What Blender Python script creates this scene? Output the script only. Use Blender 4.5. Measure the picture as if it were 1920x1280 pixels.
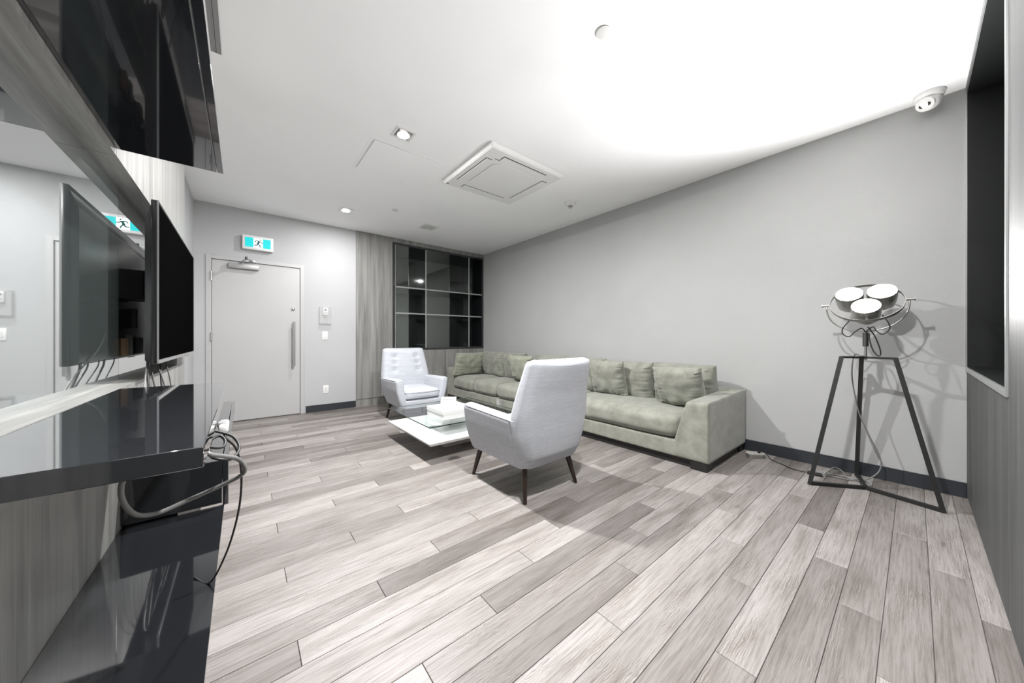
import bpy, bmesh, math, random
from mathutils import Vector, Matrix, noise

for o in list(bpy.data.objects):
    bpy.data.objects.remove(o, do_unlink=True)
SC = bpy.context.scene
C = SC.collection
PI = math.pi

# ------------------------------------------------------------------ camera
FPX, CXP, CYP, CAMH = 617.0, 960.0, 634.0, 1.08      # focal length / principal point in 1920x1280 pixels
YAW = math.atan2(960 - 456, FPX)
cam_d = bpy.data.cameras.new('camera')
cam = bpy.data.objects.new('camera', cam_d); C.objects.link(cam)
cam.location = (0, 0, CAMH)
cam.rotation_euler = (PI / 2, 0, -YAW)
cam_d.sensor_fit = 'HORIZONTAL'; cam_d.sensor_width = 36
cam_d.lens = 36 * FPX / 1920
cam_d.shift_y = -(640 - CYP) / 1920
cam_d.clip_start = 0.02; cam_d.clip_end = 60
SC.camera = cam

# ------------------------------------------------------------------ world, exposure
w = bpy.data.worlds.new('world'); SC.world = w; w.use_nodes = True
w.node_tree.nodes['Background'].inputs[0].default_value = (0.8, 0.85, 0.9, 1)
w.node_tree.nodes['Background'].inputs[1].default_value = 0.0
SC.view_settings.view_transform = 'Standard'
SC.view_settings.look = 'None'
SC.view_settings.gamma = 1
SC.view_settings.use_curve_mapping = False
SC.view_settings.exposure = 0.90
DOWN_W = 58.0          # each recessed ceiling downlight
LAMP_STRENGTH = 22.0   # floor lamp discs (glow)
SPOT_W = 78.0          # each of the three floor lamp spotlights
FLOOR_K = 0.39         # overall lightness of the plank finish

# room dimensions (metres; camera above the origin, y to the far wall, x to the right)
XR, YF, ZC, YB = 3.79, 5.57, 2.775, -0.222
XP = -0.363            # front of the wooden panelling on the left
XM = -0.433            # mirror face in the niche behind the television

# ------------------------------------------------------------------ helpers
_stack = bmesh.new
def new(): return bmesh.new()

def link(name, bm, mat, parent=None, origin=None, smooth=False, label=None, kind=None):
    bmesh.ops.recalc_face_normals(bm, faces=bm.faces[:])
    me = bpy.data.meshes.new(name)
    if origin is None:
        origin = parent['_o'] if (parent is not None and '_o' in parent) else (0, 0, 0)
    ov = Vector(origin)
    for v in bm.verts: v.co -= ov
    bm.to_mesh(me); bm.free()
    for m in (mat if isinstance(mat, (list, tuple)) else [mat]): me.materials.append(m)
    if smooth:
        for p in me.polygons: p.use_smooth = True
        if smooth != 'all':
            try: me.set_sharp_from_angle(angle=math.radians(40))
            except Exception: pass
    o = bpy.data.objects.new(name, me); C.objects.link(o)
    if parent is None:
        o.location = ov
    else:
        o.parent = parent
        o.location = ov - Vector(parent['_o']) if '_o' in parent else ov
    o['_o'] = tuple(ov)
    if label: o['label'] = label
    if kind: o['kind'] = kind
    return o

def thing(name, label, cat, loc=(0, 0, 0), group=None, kind=None):
    o = bpy.data.objects.new(name, None); C.objects.link(o)
    o.empty_display_size = 0.05
    o.location = loc; o['_o'] = tuple(loc)
    if kind:
        o['kind'] = kind
        if label: o['label'] = label
    else:
        o['label'] = label; o['category'] = cat
    if group: o['group'] = group
    return o

def tag(o, label, cat, group=None):
    o['label'] = label; o['category'] = cat
    if group: o['group'] = group
    return o

def box(bm, x0, x1, y0, y1, z0, z1, bev=0.0, seg=2):
    r = bmesh.ops.create_cube(bm, size=1.0)
    vs = r['verts']
    for v in vs:
        v.co = Vector(((x0 + x1) / 2 + v.co.x * (x1 - x0), (y0 + y1) / 2 + v.co.y * (y1 - y0), (z0 + z1) / 2 + v.co.z * (z1 - z0)))
    if bev > 0:
        es = set()
        for v in vs: es.update(v.link_edges)
        bmesh.ops.bevel(bm, geom=list(es), offset=bev, segments=seg, profile=0.5, affect='EDGES')
    return bm

def boxo(name, mat, parent, x0, x1, y0, y1, z0, z1, bev=0.0, seg=2, **k):
    bm = box(new(), x0, x1, y0, y1, z0, z1, bev, seg)
    return link(name, bm, mat, parent, smooth=bev > 0, **k)

def frame_from(d):
    d = Vector(d).normalized()
    a = Vector((0, 0, 1)) if abs(d.z) < 0.95 else Vector((1, 0, 0))
    x = d.cross(a).normalized(); y = d.cross(x).normalized()
    return x, y, d

def cyl(bm, p0, p1, r0, r1=None, n=20, cap=True):
    p0, p1 = Vector(p0), Vector(p1); r1 = r0 if r1 is None else r1
    x, y, d = frame_from(p1 - p0)
    a = [bm.verts.new(p0 + (x * math.cos(2 * PI * i / n) + y * math.sin(2 * PI * i / n)) * r0) for i in range(n)]
    b = [bm.verts.new(p1 + (x * math.cos(2 * PI * i / n) + y * math.sin(2 * PI * i / n)) * r1) for i in range(n)]
    for i in range(n): bm.faces.new((a[i], a[(i + 1) % n], b[(i + 1) % n], b[i]))
    if cap:
        bm.faces.new(a[::-1]); bm.faces.new(b)
    return bm

def lathe(bm, base, axis, prof, n=32, closed_ends=True):
    base = Vector(base); x, y, d = frame_from(axis)
    rings = []
    for (r, h) in prof:
        rings.append([bm.verts.new(base + d * h + (x * math.cos(2 * PI * i / n) + y * math.sin(2 * PI * i / n)) * max(r, 1e-5)) for i in range(n)])
    for k in range(len(rings) - 1):
        for i in range(n):
            bm.faces.new((rings[k][i], rings[k][(i + 1) % n], rings[k + 1][(i + 1) % n], rings[k + 1][i]))
    if closed_ends:
        bm.faces.new(rings[0][::-1]); bm.faces.new(rings[-1])
    return bm

def spline(pts, sub=8, closed=False):
    P = [Vector(p) for p in pts]; out = []; n = len(P)
    rng = range(n) if closed else range(n - 1)
    for i in rng:
        if closed: a, b, c, d = P[(i - 1) % n], P[i], P[(i + 1) % n], P[(i + 2) % n]
        else: a, b, c, d = P[max(i - 1, 0)], P[i], P[i + 1], P[min(i + 2, n - 1)]
        for k in range(sub):
            t = k / sub
            out.append(0.5 * ((2 * b) + (c - a) * t + (2 * a - 5 * b + 4 * c - d) * t * t + (3 * b - a - 3 * c + d) * t ** 3))
    if not closed: out.append(P[-1])
    return out

def tube(bm, pts, r, n=8, closed=False, sub=8, raw=False):
    P = [Vector(p) for p in pts] if raw else spline(pts, sub, closed)
    m = len(P); rings = []
    up = None
    for i in range(m):
        t = (P[(i + 1) % m] - P[i - 1]) if closed else (P[min(i + 1, m - 1)] - P[max(i - 1, 0)])
        t.normalize()
        if up is None: x, y, _ = frame_from(t); up = x
        x = (up - t * up.dot(t))
        if x.length < 1e-6: x, _, _ = frame_from(t)
        x.normalize(); y = t.cross(x); up = x
        rings.append([bm.verts.new(P[i] + (x * math.cos(2 * PI * k / n) + y * math.sin(2 * PI * k / n)) * r) for k in range(n)])
    for i in range(m if closed else m - 1):
        A, B = rings[i], rings[(i + 1) % m]
        for k in range(n): bm.faces.new((A[k], A[(k + 1) % n], B[(k + 1) % n], B[k]))
    if not closed:
        bm.faces.new(rings[0][::-1]); bm.faces.new(rings[-1])
    return bm

def bar(bm, p0, p1, wd, ht=None):
    """square-section bar between two points"""
    ht = ht or wd
    p0, p1 = Vector(p0), Vector(p1)
    x, y, d = frame_from(p1 - p0)
    vs = []
    for p in (p0, p1):
        vs.append([bm.verts.new(p + x * sx * wd / 2 + y * sy * ht / 2) for sx, sy in ((-1, -1), (1, -1), (1, 1), (-1, 1))])
    a, b = vs
    for i in range(4): bm.faces.new((a[i], a[(i + 1) % 4], b[(i + 1) % 4], b[i]))
    bm.faces.new(a[::-1]); bm.faces.new(b)
    return bm

def prism(bm, poly, d):
    """extrude polygon (list of 3-vectors) by vector d"""
    d = Vector(d)
    a = [bm.verts.new(Vector(p)) for p in poly]; b = [bm.verts.new(Vector(p) + d) for p in poly]
    n = len(a)
    for i in range(n): bm.faces.new((a[i], a[(i + 1) % n], b[(i + 1) % n], b[i]))
    bm.faces.new(a[::-1]); bm.faces.new(b)
    return bm

def soft(bm, lo, hi, r, n=14, bulge=(0, 0, 0), wob=0.0, seed=0, wscale=6.0, xf=None):
    """soft rounded box with bulging faces and a little unevenness"""
    lo, hi = Vector(lo), Vector(hi); c = (lo + hi) / 2; h = (hi - lo) / 2
    off = Vector((seed * 3.1, seed * 1.7, seed * 2.3))
    tmp = bmesh.new()
    bmesh.ops.create_cube(tmp, size=2.0)
    bmesh.ops.subdivide_edges(tmp, edges=tmp.edges[:], cuts=n, use_grid_fill=True)
    idx = {}
    for v in tmp.verts:
        p = v.co.copy()
        q = [0, 0, 0]; inner = [0, 0, 0]
        for k in range(3):
            # push samples toward the rounded edges
            s = p[k]; f = math.copysign(abs(s) ** 0.75, s)
            q[k] = f * h[k]; inner[k] = max(-(h[k] - r), min(h[k] - r, q[k]))
        d = Vector(q) - Vector(inner)
        if d.length > 1e-9:
            m = max(abs(d.x), abs(d.y), abs(d.z))
            d = d.normalized() * r if m > 1e-9 else d
        else:
            d = Vector((0, 0, 0))
        pos = Vector(inner) + d
        # flat face points
        for k in range(3):
            if abs(abs(p[k]) - 1) < 1e-6:
                o1, o2 = (k + 1) % 3, (k + 2) % 3
                g = (1 - p[o1] ** 2) * (1 - p[o2] ** 2)
                pos[k] += math.copysign(bulge[k] * g, p[k])
        if wob:
            nv = noise.noise_vector((pos + off) * wscale) * wob + noise.noise_vector((pos + off) * wscale * 2.7) * wob * 0.4
            pos += nv
        pos += c
        if xf: pos = xf @ pos
        idx[v.index] = bm.verts.new(pos)
    for f in tmp.faces: bm.faces.new([idx[v.index] for v in f.verts])
    tmp.free()
    return bm

def pillow(bm, wd, ht, th, M, n=44, seed=0, wr=0.012, pinch=0.06, p=2.6):
    """knife-edge cushion in its local xz plane (thickness along y), placed by matrix M"""
    off = Vector((seed * 5.3, seed * 2.9, seed * 7.1))
    grid = {}
    for side in (1, -1):
        for i in range(n + 1):
            for j in range(n + 1):
                a = math.sin((i / n - 0.5) * PI); b = math.sin((j / n - 0.5) * PI)
                edge = (i in (0, n)) or (j in (0, n))
                if side == -1 and edge: grid[(side, i, j)] = grid[(1, i, j)]; continue
                x = a * wd / 2 * (1 - pinch * (1 - b * b) * abs(a) ** 3)
                z = b * ht / 2 * (1 - pinch * (1 - a * a) * abs(b) ** 3)
                prof = (max(0, 1 - abs(a) ** p) * max(0, 1 - abs(b) ** p)) ** 0.5
                y = side * th / 2 * prof
                e = max(abs(a), abs(b))
                pos = Vector((x, y, z))
                # creases that run in from the seams
                cr = noise.noise(Vector((a * 13 if abs(b) > abs(a) else 2.0 + a, b * 13 if abs(a) >= abs(b) else 5.0 + b, side * 3)) + off)
                pos.y += side * wr * cr * (e ** 3) * (1 - e ** 8)
                pos.y += side * wr * 0.45 * noise.noise(Vector((a * 2.4, b * 2.4, side * 9)) + off) * prof
                if edge: pos += Vector((0, 0.35 * wr * noise.noise(Vector((a * 6, b * 6, 1)) + off), 0))
                grid[(side, i, j)] = bm.verts.new(M @ pos)
    for side in (1, -1):
        for i in range(n):
            for j in range(n):
                q = [grid[(side, i, j)], grid[(side, i + 1, j)], grid[(side, i + 1, j + 1)], grid[(side, i, j + 1)]]
                if len(set(q)) == 4:
                    try: bm.faces.new(q if side == 1 else q[::-1])
                    except ValueError: pass
    return bm

def dup(root, loc, rotz, label, group=None):
    r = root.copy(); C.objects.link(r); r.location = loc; r.rotation_euler = (0, 0, rotz); r['label'] = label
    if group: r['group'] = group
    for ch in list(root.children):
        c = ch.copy(); C.objects.link(c); c.parent = r
        for g in ch.children:
            d = g.copy(); C.objects.link(d); d.parent = c
    return r

# ------------------------------------------------------------------ materials
def s2l(c):
    return tuple((x / 12.92 if x <= 0.04045 else ((x + 0.055) / 1.055) ** 2.4) for x in c)

def mat(name, col=(0.5, 0.5, 0.5), rough=0.5, metal=0.0, spec=0.5, coat=0.0, coat_r=0.03, ior=1.5):
    m = bpy.data.materials.new(name); m.use_nodes = True
    b = m.node_tree.nodes['Principled BSDF']
    b.inputs['Base Color'].default_value = (*col, 1)
    b.inputs['Roughness'].default_value = rough
    b.inputs['Metallic'].default_value = metal
    b.inputs['Specular IOR Level'].default_value = spec
    b.inputs['IOR'].default_value = ior
    b.inputs['Coat Weight'].default_value = coat
    b.inputs['Coat Roughness'].default_value = coat_r
    return m

class G:
    """small node-graph helper"""
    def __init__(s, m): s.t = m.node_tree; s.n = s.t.nodes; s.b = s.n['Principled BSDF']
    def add(s, ty, **k):
        nd = s.n.new(ty)
        for a, v in k.items():
            if a in nd.inputs.keys(): nd.inputs[a].default_value = v
            else: setattr(nd, a, v)
        return nd
    def l(s, a, b): s.t.links.new(a, b)
    def coords(s, scale, kind='Object', off=None):
        tc = s.add('ShaderNodeTexCoord'); mp = s.add('ShaderNodeMapping'); mp.inputs['Scale'].default_value = scale
        src = tc.outputs[kind]
        if off is not None:
            va = s.add('ShaderNodeVectorMath'); va.operation = 'ADD'; s.l(src, va.inputs[0]); s.l(off, va.inputs[1]); src = va.outputs[0]
        s.l(src, mp.inputs['Vector']); return mp.outputs[0]
    def noise(s, vec, scale=1.0, detail=4, rough=0.55, dist=0.0):
        nz = s.add('ShaderNodeTexNoise'); nz.inputs['Scale'].default_value = scale; nz.inputs['Detail'].default_value = detail
        nz.inputs['Roughness'].default_value = rough; nz.inputs['Distortion'].default_value = dist
        s.l(vec, nz.inputs['Vector']); return nz.outputs['Fac']
    def ramp(s, fac, stops):
        r = s.add('ShaderNodeValToRGB'); e = r.color_ramp.elements
        while len(e) < len(stops): e.new(0.5)
        for k, (p, c) in enumerate(stops):
            e[k].position = p; e[k].color = (*c, 1) if len(c) == 3 else c
        s.l(fac, r.inputs[0]); return r.outputs[0]
    def mix(s, a, b, fac, blend='MIX'):
        mx = s.add('ShaderNodeMix'); mx.data_type = 'RGBA'; mx.blend_type = blend
        for v, i in ((a, 6), (b, 7)):
            if isinstance(v, tuple): mx.inputs[i].default_value = (*v, 1) if len(v) == 3 else v
            else: s.l(v, mx.inputs[i])
        if isinstance(fac, (int, float)): mx.inputs[0].default_value = fac
        else: s.l(fac, mx.inputs[0])
        return mx.outputs[2]
    def bump(s, h, strength=0.2, dist=0.01):
        bp = s.add('ShaderNodeBump'); bp.inputs['Strength'].default_value = strength; bp.inputs['Distance'].default_value = dist
        s.l(h, bp.inputs['Height']); s.l(bp.outputs[0], s.b.inputs['Normal'])
    def col(s, c): s.l(c, s.b.inputs['Base Color'])

def m_paint(name, col, rough=0.6, bumpy=0.0):
    m = mat(name, col, rough); g = G(m)
    v = g.coords((1, 1, 1)); n1 = g.noise(v, 1.3, 2)
    k = 0.03
    g.col(g.ramp(n1, [(0.3, tuple(c * (1 - k) for c in col)), (0.7, tuple(min(1, c * (1 + k)) for c in col))]))
    if bumpy:
        n2 = g.noise(v, 160, 2); g.bump(n2, bumpy, 0.002)
    return m

def m_woodpanel(name, a, b, rough=0.35, scale=(14, 14, 0.7), coat=0.0):
    m = mat(name, a, rough, coat=coat, coat_r=0.15); g = G(m)
    v = g.coords(scale)
    n1 = g.noise(v, 1.0, 5, 0.6, 0.6)
    v2 = g.coords((scale[0] * 6, scale[1] * 6, scale[2] * 2.5)); n2 = g.noise(v2, 1.0, 4, 0.7)
    c1 = g.ramp(n1, [(0.3, a), (0.5, tuple((x + y) / 2 for x, y in zip(a, b))), (0.72, b)])
    c2 = g.mix(c1, g.ramp(n2, [(0.3, (0.6, 0.6, 0.6)), (0.62, (1, 1, 1))]), 0.55, 'MULTIPLY')
    g.col(c2); g.bump(n2, 0.08, 0.002)
    return m

def m_plank():
    m = mat('floor_plank_wood', (0.5, 0.45, 0.42), 0.42); g = G(m)
    oi = g.add('ShaderNodeObjectInfo')
    cmb = g.add('ShaderNodeCombineXYZ')
    mul = g.add('ShaderNodeMath', operation='MULTIPLY'); mul.inputs[1].default_value = 37.0; g.l(oi.outputs['Random'], mul.inputs[0])
    mul2 = g.add('ShaderNodeMath', operation='MULTIPLY'); mul2.inputs[1].default_value = 91.0; g.l(oi.outputs['Random'], mul2.inputs[0])
    g.l(mul.outputs[0], cmb.inputs[0]); g.l(mul2.outputs[0], cmb.inputs[1])
    off = cmb.outputs[0]
    broad = g.noise(g.coords((1.6, 9, 1), off=off), 1.0, 4, 0.6, 0.4)
    fine = g.noise(g.coords((5, 120, 1), off=off), 1.0, 4, 0.7, 0.2)
    # cathedral rings: banded distance field warped by noise
    wv = g.add('ShaderNodeTexWave'); wv.wave_type = 'BANDS'; wv.bands_direction = 'Y'
    wv.inputs['Scale'].default_value = 13.0; wv.inputs['Distortion'].default_value = 11.0; wv.inputs['Detail'].default_value = 3.0; wv.inputs['Detail Scale'].default_value = 1.1
    g.l(g.coords((0.9, 3.6, 1), off=off), wv.inputs['Vector'])
    patch = g.noise(g.coords((2.2, 7, 1), off=off), 1.3, 3, 0.5)
    patch_m = g.ramp(patch, [(0.48, (0, 0, 0)), (0.62, (1, 1, 1))])
    base = g.ramp(broad, [(0.25, (0.54, 0.50, 0.47)), (0.42, (0.80, 0.765, 0.735)), (0.58, (0.97, 0.94, 0.92)), (0.8, (1.05, 1.03, 1.01))])
    c = g.mix(base, g.ramp(fine, [(0.32, (0.50, 0.465, 0.44)), (0.56, (1.04, 1.04, 1.04))]), 0.72, 'MULTIPLY')
    ring = g.ramp(wv.outputs['Fac'], [(0.0, (0.60, 0.56, 0.53)), (0.4, (1, 1, 1)), (0.85, (1, 1, 1)), (1.0, (1.35, 1.35, 1.35))])
    f2 = g.add('ShaderNodeMath', operation='MULTIPLY'); f2.inputs[1].default_value = 0.75; g.l(patch_m, f2.inputs[0])
    c = g.mix(c, ring, f2.outputs[0], 'MULTIPLY')
    # small dark knots
    vo = g.add('ShaderNodeTexVoronoi'); vo.inputs['Scale'].default_value = 1.0
    g.l(g.coords((2.3, 7.5, 1), off=off), vo.inputs['Vector'])
    kn = g.ramp(vo.outputs['Distance'], [(0.03, (0.45, 0.42, 0.4)), (0.12, (1, 1, 1))])
    c = g.mix(c, kn, 0.6, 'MULTIPLY')
    c = g.mix(c, oi.outputs['Color'], 1.0, 'MULTIPLY')
    g.col(c); g.bump(fine, 0.10, 0.002)
    rr = g.ramp(fine, [(0.3, (0.5, 0.5, 0.5)), (0.7, (0.34, 0.34, 0.34))])
    g.l(rr, g.b.inputs['Roughness'])
    return m

def m_suede(name, a, b):
    m = mat(name, a, 0.85, spec=0.2); g = G(m)
    g.b.inputs['Sheen Weight'].default_value = 0.35; g.b.inputs['Sheen Roughness'].default_value = 0.5
    v = g.coords((1, 1, 1))
    n1 = g.noise(v, 9.0, 6, 0.68, 0.25); n2 = g.noise(v, 240, 2)
    g.col(g.ramp(n1, [(0.3, a), (0.68, b)])); g.bump(n2, 0.12, 0.001)
    return m

def m_fabric(name, a, b):
    m = mat(name, a, 0.8, spec=0.25); g = G(m)
    g.b.inputs['Sheen Weight'].default_value = 0.2
    v = g.coords((26, 26, 420)); n1 = g.noise(v, 1.0, 3, 0.6)
    v2 = g.coords((3, 3, 60)); n2 = g.noise(v2, 1.0, 3)
    ml = g.mix(g.ramp(n1, [(0.35, a), (0.65, b)]), g.ramp(n2, [(0.35, (0.92, 0.92, 0.93)), (0.6, (1, 1, 1))]), 1.0, 'MULTIPLY')
    g.col(ml); g.bump(n1, 0.15, 0.0015)
    return m

def m_emit(name, col, strength):
    m = mat(name, col, 0.5); b = m.node_tree.nodes['Principled BSDF']
    b.inputs['Emission Color'].default_value = (*col, 1); b.inputs['Emission Strength'].default_value = strength
    return m

def m_mirror(name, col, rough, dif=0.0, difcol=(0.5, 0.5, 0.5)):
    m = mat(name, col, rough, metal=1.0)
    if dif:
        g = G(m); d = g.add('ShaderNodeBsdfDiffuse'); d.inputs[0].default_value = (*difcol, 1)
        mx = g.add('ShaderNodeMixShader'); mx.inputs[0].default_value = dif
        g.l(g.b.outputs[0], mx.inputs[1]); g.l(d.outputs[0], mx.inputs[2])
        g.l(mx.outputs[0], g.n['Material Output'].inputs[0])
    return m

def m_glass(name, tint=(0.9, 0.97, 0.95)):
    m = mat(name, tint, 0.0, ior=1.5)
    m.node_tree.nodes['Principled BSDF'].inputs['Transmission Weight'].default_value = 1.0
    return m

M = {}
M['wall'] = m_paint('wall_grey_paint', (0.475, 0.48, 0.485), 0.62, 0.12)
M['wallpaper'] = m_paint('wall_textured_grey', (0.415, 0.42, 0.415), 0.6, 0.35)
M['ceil'] = m_paint('ceiling_white_paint', (0.95, 0.95, 0.955), 0.8)
M['white'] = mat('white_plastic', (0.80, 0.80, 0.79), 0.35)
M['whitemat'] = mat('white_matt', (0.74, 0.74, 0.73), 0.6)
M['door'] = m_paint('door_grey_paint', (0.48, 0.48, 0.48), 0.4)
M['base'] = mat('baseboard_charcoal', (0.028, 0.032, 0.038), 0.35)
M['sub'] = mat('subfloor_dark', (0.20, 0.18, 0.165), 0.9)
M['plank'] = m_plank()
M['wood'] = m_woodpanel('grey_wood_laminate', (0.17, 0.17, 0.163), (0.36, 0.36, 0.343), 0.35)
M['woodback'] = m_woodpanel('dark_grey_wood_laminate', (0.075, 0.078, 0.078), (0.12, 0.124, 0.122), 0.6, coat=0.0)
M['woodback'].node_tree.nodes['Principled BSDF'].inputs['Specular IOR Level'].default_value = 0.22
M['lining'] = m_woodpanel('grey_wood_laminate_lengthwise', (0.17, 0.17, 0.163), (0.36, 0.36, 0.343), 0.35, (22, 1.0, 22))
M['black'] = mat('black_gloss_lacquer', (0.012, 0.013, 0.015), 0.06, coat=1.0, coat_r=0.015, ior=1.55)
M['charcoal'] = mat('charcoal_gloss_lacquer', (0.028, 0.03, 0.033), 0.05, coat=1.0, coat_r=0.015, ior=1.6)
M['nicheblack'] = mat('niche_black_laminate', (0.009, 0.010, 0.010), 0.4, spec=0.25)
M['tvblack'] = mat('tv_black_plastic', (0.01, 0.01, 0.011), 0.25)
M['screen'] = mat('tv_screen', (0.002, 0.002, 0.002), 0.6, spec=0.0)
M['silver'] = mat('brushed_aluminium', (0.62, 0.62, 0.62), 0.3, metal=1.0)
M['chrome'] = mat('chrome', (0.8, 0.8, 0.8), 0.08, metal=1.0)
M['edge'] = mat('aluminium_edge', (0.45, 0.47, 0.46), 0.3, metal=0.6)
M['mirror_near'] = m_mirror('grey_mirror_hazy', (0.80, 0.82, 0.82), 0.02, 0.07, (0.30, 0.36, 0.35))
M['mirror_far'] = m_mirror('grey_mirror_clear', (0.82, 0.84, 0.84), 0.01)
M['smoke_mirror'] = m_mirror('smoked_mirror', (0.20, 0.215, 0.205), 0.03)
M['suede'] = m_suede('olive_grey_suede', (0.168, 0.173, 0.142), (0.275, 0.281, 0.238))
M['suede2'] = m_suede('sage_grey_suede', (0.205, 0.215, 0.165), (0.30, 0.312, 0.248))
M['chair'] = m_fabric('pale_blue_grey_fabric', (0.385, 0.402, 0.434), (0.48, 0.497, 0.53))
M['piping'] = mat('pale_piping', (0.36, 0.38, 0.42), 0.7)
M['darkwood'] = m_woodpanel('dark_walnut', (0.016, 0.010, 0.007), (0.045, 0.03, 0.022), 0.3, (30, 30, 3))
M['blackmetal'] = mat('black_powder_coat', (0.012, 0.012, 0.012), 0.42)
M['gunmetal'] = mat('grey_lamp_metal', (0.42, 0.42, 0.40), 0.32, metal=0.85)
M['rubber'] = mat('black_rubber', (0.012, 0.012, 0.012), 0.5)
M['greycable'] = mat('grey_cable', (0.17, 0.17, 0.165), 0.45)
def m_pane(name, tint):
    m = mat(name, tint, 0.0); g = G(m)
    t = g.add('ShaderNodeBsdfTransparent'); t.inputs[0].default_value = (*tint, 1)
    gl = g.add('ShaderNodeBsdfGlossy'); gl.inputs['Roughness'].default_value = 0.0
    fr = g.add('ShaderNodeFresnel'); fr.inputs[0].default_value = 1.5
    ge = g.add('ShaderNodeNewGeometry'); sb = g.add('ShaderNodeMath', operation='SUBTRACT'); sb.inputs[0].default_value = 1.0; g.l(ge.outputs['Backfacing'], sb.inputs[1])
    ml = g.add('ShaderNodeMath', operation='MULTIPLY'); g.l(fr.outputs[0], ml.inputs[0]); g.l(sb.outputs[0], ml.inputs[1])
    mx = g.add('ShaderNodeMixShader')
    g.l(ml.outputs[0], mx.inputs[0]); g.l(t.outputs[0], mx.inputs[1]); g.l(gl.outputs[0], mx.inputs[2]); g.l(mx.outputs[0], g.n['Material Output'].inputs[0])
    return m
M['glass'] = m_pane('clear_glass', (0.95, 0.98, 0.97))
M['glassedge'] = mat('green_glass_edge', (0.03, 0.05, 0.045), 0.1)
def m_thin(name):
    m = mat(name, (0.9, 0.9, 0.9), 0.05); g = G(m)
    t = g.add('ShaderNodeBsdfTransparent'); t.inputs[0].default_value = (0.96, 0.96, 0.96, 1)
    mx = g.add('ShaderNodeMixShader'); mx.inputs[0].default_value = 0.12
    g.l(t.outputs[0], mx.inputs[1]); g.l(g.b.outputs[0], mx.inputs[2]); g.l(mx.outputs[0], g.n['Material Output'].inputs[0])
    return m
M['acrylic'] = m_thin('clear_acrylic')
M['lampglow'] = m_emit('lamp_glow', (1.0, 0.97, 0.90), LAMP_STRENGTH)
M['downglow'] = m_emit('downlight_glow', (1.0, 0.97, 0.93), 9.0)
M['teal'] = m_emit('exit_teal', (0.0, 0.30, 0.31), 0.9)
M['signwhite'] = m_emit('exit_white', (0.9, 1.0, 1.0), 0.9)
M['darkgrey'] = mat('dark_grey_plastic', (0.06, 0.06, 0.065), 0.4)
M['midgrey'] = mat('mid_grey_plastic', (0.25, 0.25, 0.25), 0.45)
M['closer'] = mat('grey_painted_metal', (0.42, 0.42, 0.42), 0.4, metal=0.3)
M['tan'] = mat('tan_label', (0.5, 0.33, 0.2), 0.6)
M['paper'] = mat('printed_paper', (0.80, 0.80, 0.80), 0.6)
M['ink'] = mat('grey_ink', (0.22, 0.24, 0.27), 0.7)
M['tablewhite'] = mat('white_lacquer', (0.74, 0.74, 0.735), 0.12, coat=0.5)

# ================================================================== room shell
floor = boxo('floor', M['sub'], None, -0.66, XR + 0.05, YB - 0.55, YF + 0.45, -0.08, -0.006, kind='structure')
# planks laid along x, 120 mm wide, 1245 mm long, end joints stepping 311 mm per row
random.seed(11)
ROW0, PW, PL, ST = -0.162, 0.12, 1.245, 0.3113
TONES = [(0.90, 0.875, 0.855), (0.83, 0.805, 0.785), (0.75, 0.725, 0.705), (0.65, 0.622, 0.602), (0.54, 0.513, 0.492), (0.44, 0.414, 0.394), (0.38, 0.355, 0.335)]
WT = [3, 4, 4, 4, 3, 2.4, 1.6]
pl_cache = {}
FX0, FX1 = -0.46, XR - 0.001
def plank_mesh(L):
    k = round(L, 3)
    if k not in pl_cache:
        g_ = 0.0009
        bm = box(new(), -L / 2 + g_, L / 2 - g_, -PW / 2 + g_, PW / 2 - g_, -0.006, 0.0)
        top = [e for e in bm.edges if all(abs(v.co.z) < 1e-6 for v in e.verts)]
        bmesh.ops.bevel(bm, geom=top, offset=0.0011, segments=1, affect='EDGES')
        bmesh.ops.recalc_face_normals(bm, faces=bm.faces[:])
        me = bpy.data.meshes.new('floor_plank'); bm.to_mesh(me); bm.free(); me.materials.append(M['plank'])
        pl_cache[k] = me
    return pl_cache[k]
TONE_AT = [  # row, x of the plank's near end, tone
    (14, 0.46, 5), (14, -0.79, 3), (13, 0.15, 0), (13, 1.39, 4), (13, -1.1, 3), (15, 0.78, 3), (15, -0.47, 1), (12, 1.08, 1), (12, -0.17, 1), (12, 2.33, 3),
    (11, 0.77, 4), (11, -0.48, 2), (11, 2.02, 0), (10, 0.46, 3), (10, -0.79, 1), (10, 1.70, 0), (9, 0.15, 4), (9, 1.39, 3), (9, 2.64, 1), (8, 1.07, 1), (8, -0.18, 1), (8, 2.32, 2),
    (7, 0.76, 2), (7, 2.0, 1), (7, 3.24, 4), (6, 0.45, 3), (6, 1.69, 3), (6, 2.94, 1), (5, 0.01, 3), (5, 1.26, 1), (5, 2.51, 5), (4, 0.95, 4), (4, 2.20, 1), (3, 0.64, 4), (3, 1.89, 3), (3, 3.13, 4),
    (2, 1.58, 3), (2, 2.83, 2), (1, 1.24, 3), (1, 2.49, 0), (0, 0.93, 4), (0, 2.18, 0), (16, 1.09, 1), (16, -0.16, 2), (17, 0.15, 2), (17, -1.09, 1), (18, 0.46, 3), (18, -0.79, 3), (19, 0.78, 0), (19, -0.47, 4),
    (20, -0.16, 3), (21, 0.16, 3), (22, 0.46, 3), (22, -0.79, 1), (23, 0.78, 4), (23, -0.47, 1), (25, -1.09, 0), (26, 0.47, 3)]
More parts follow.
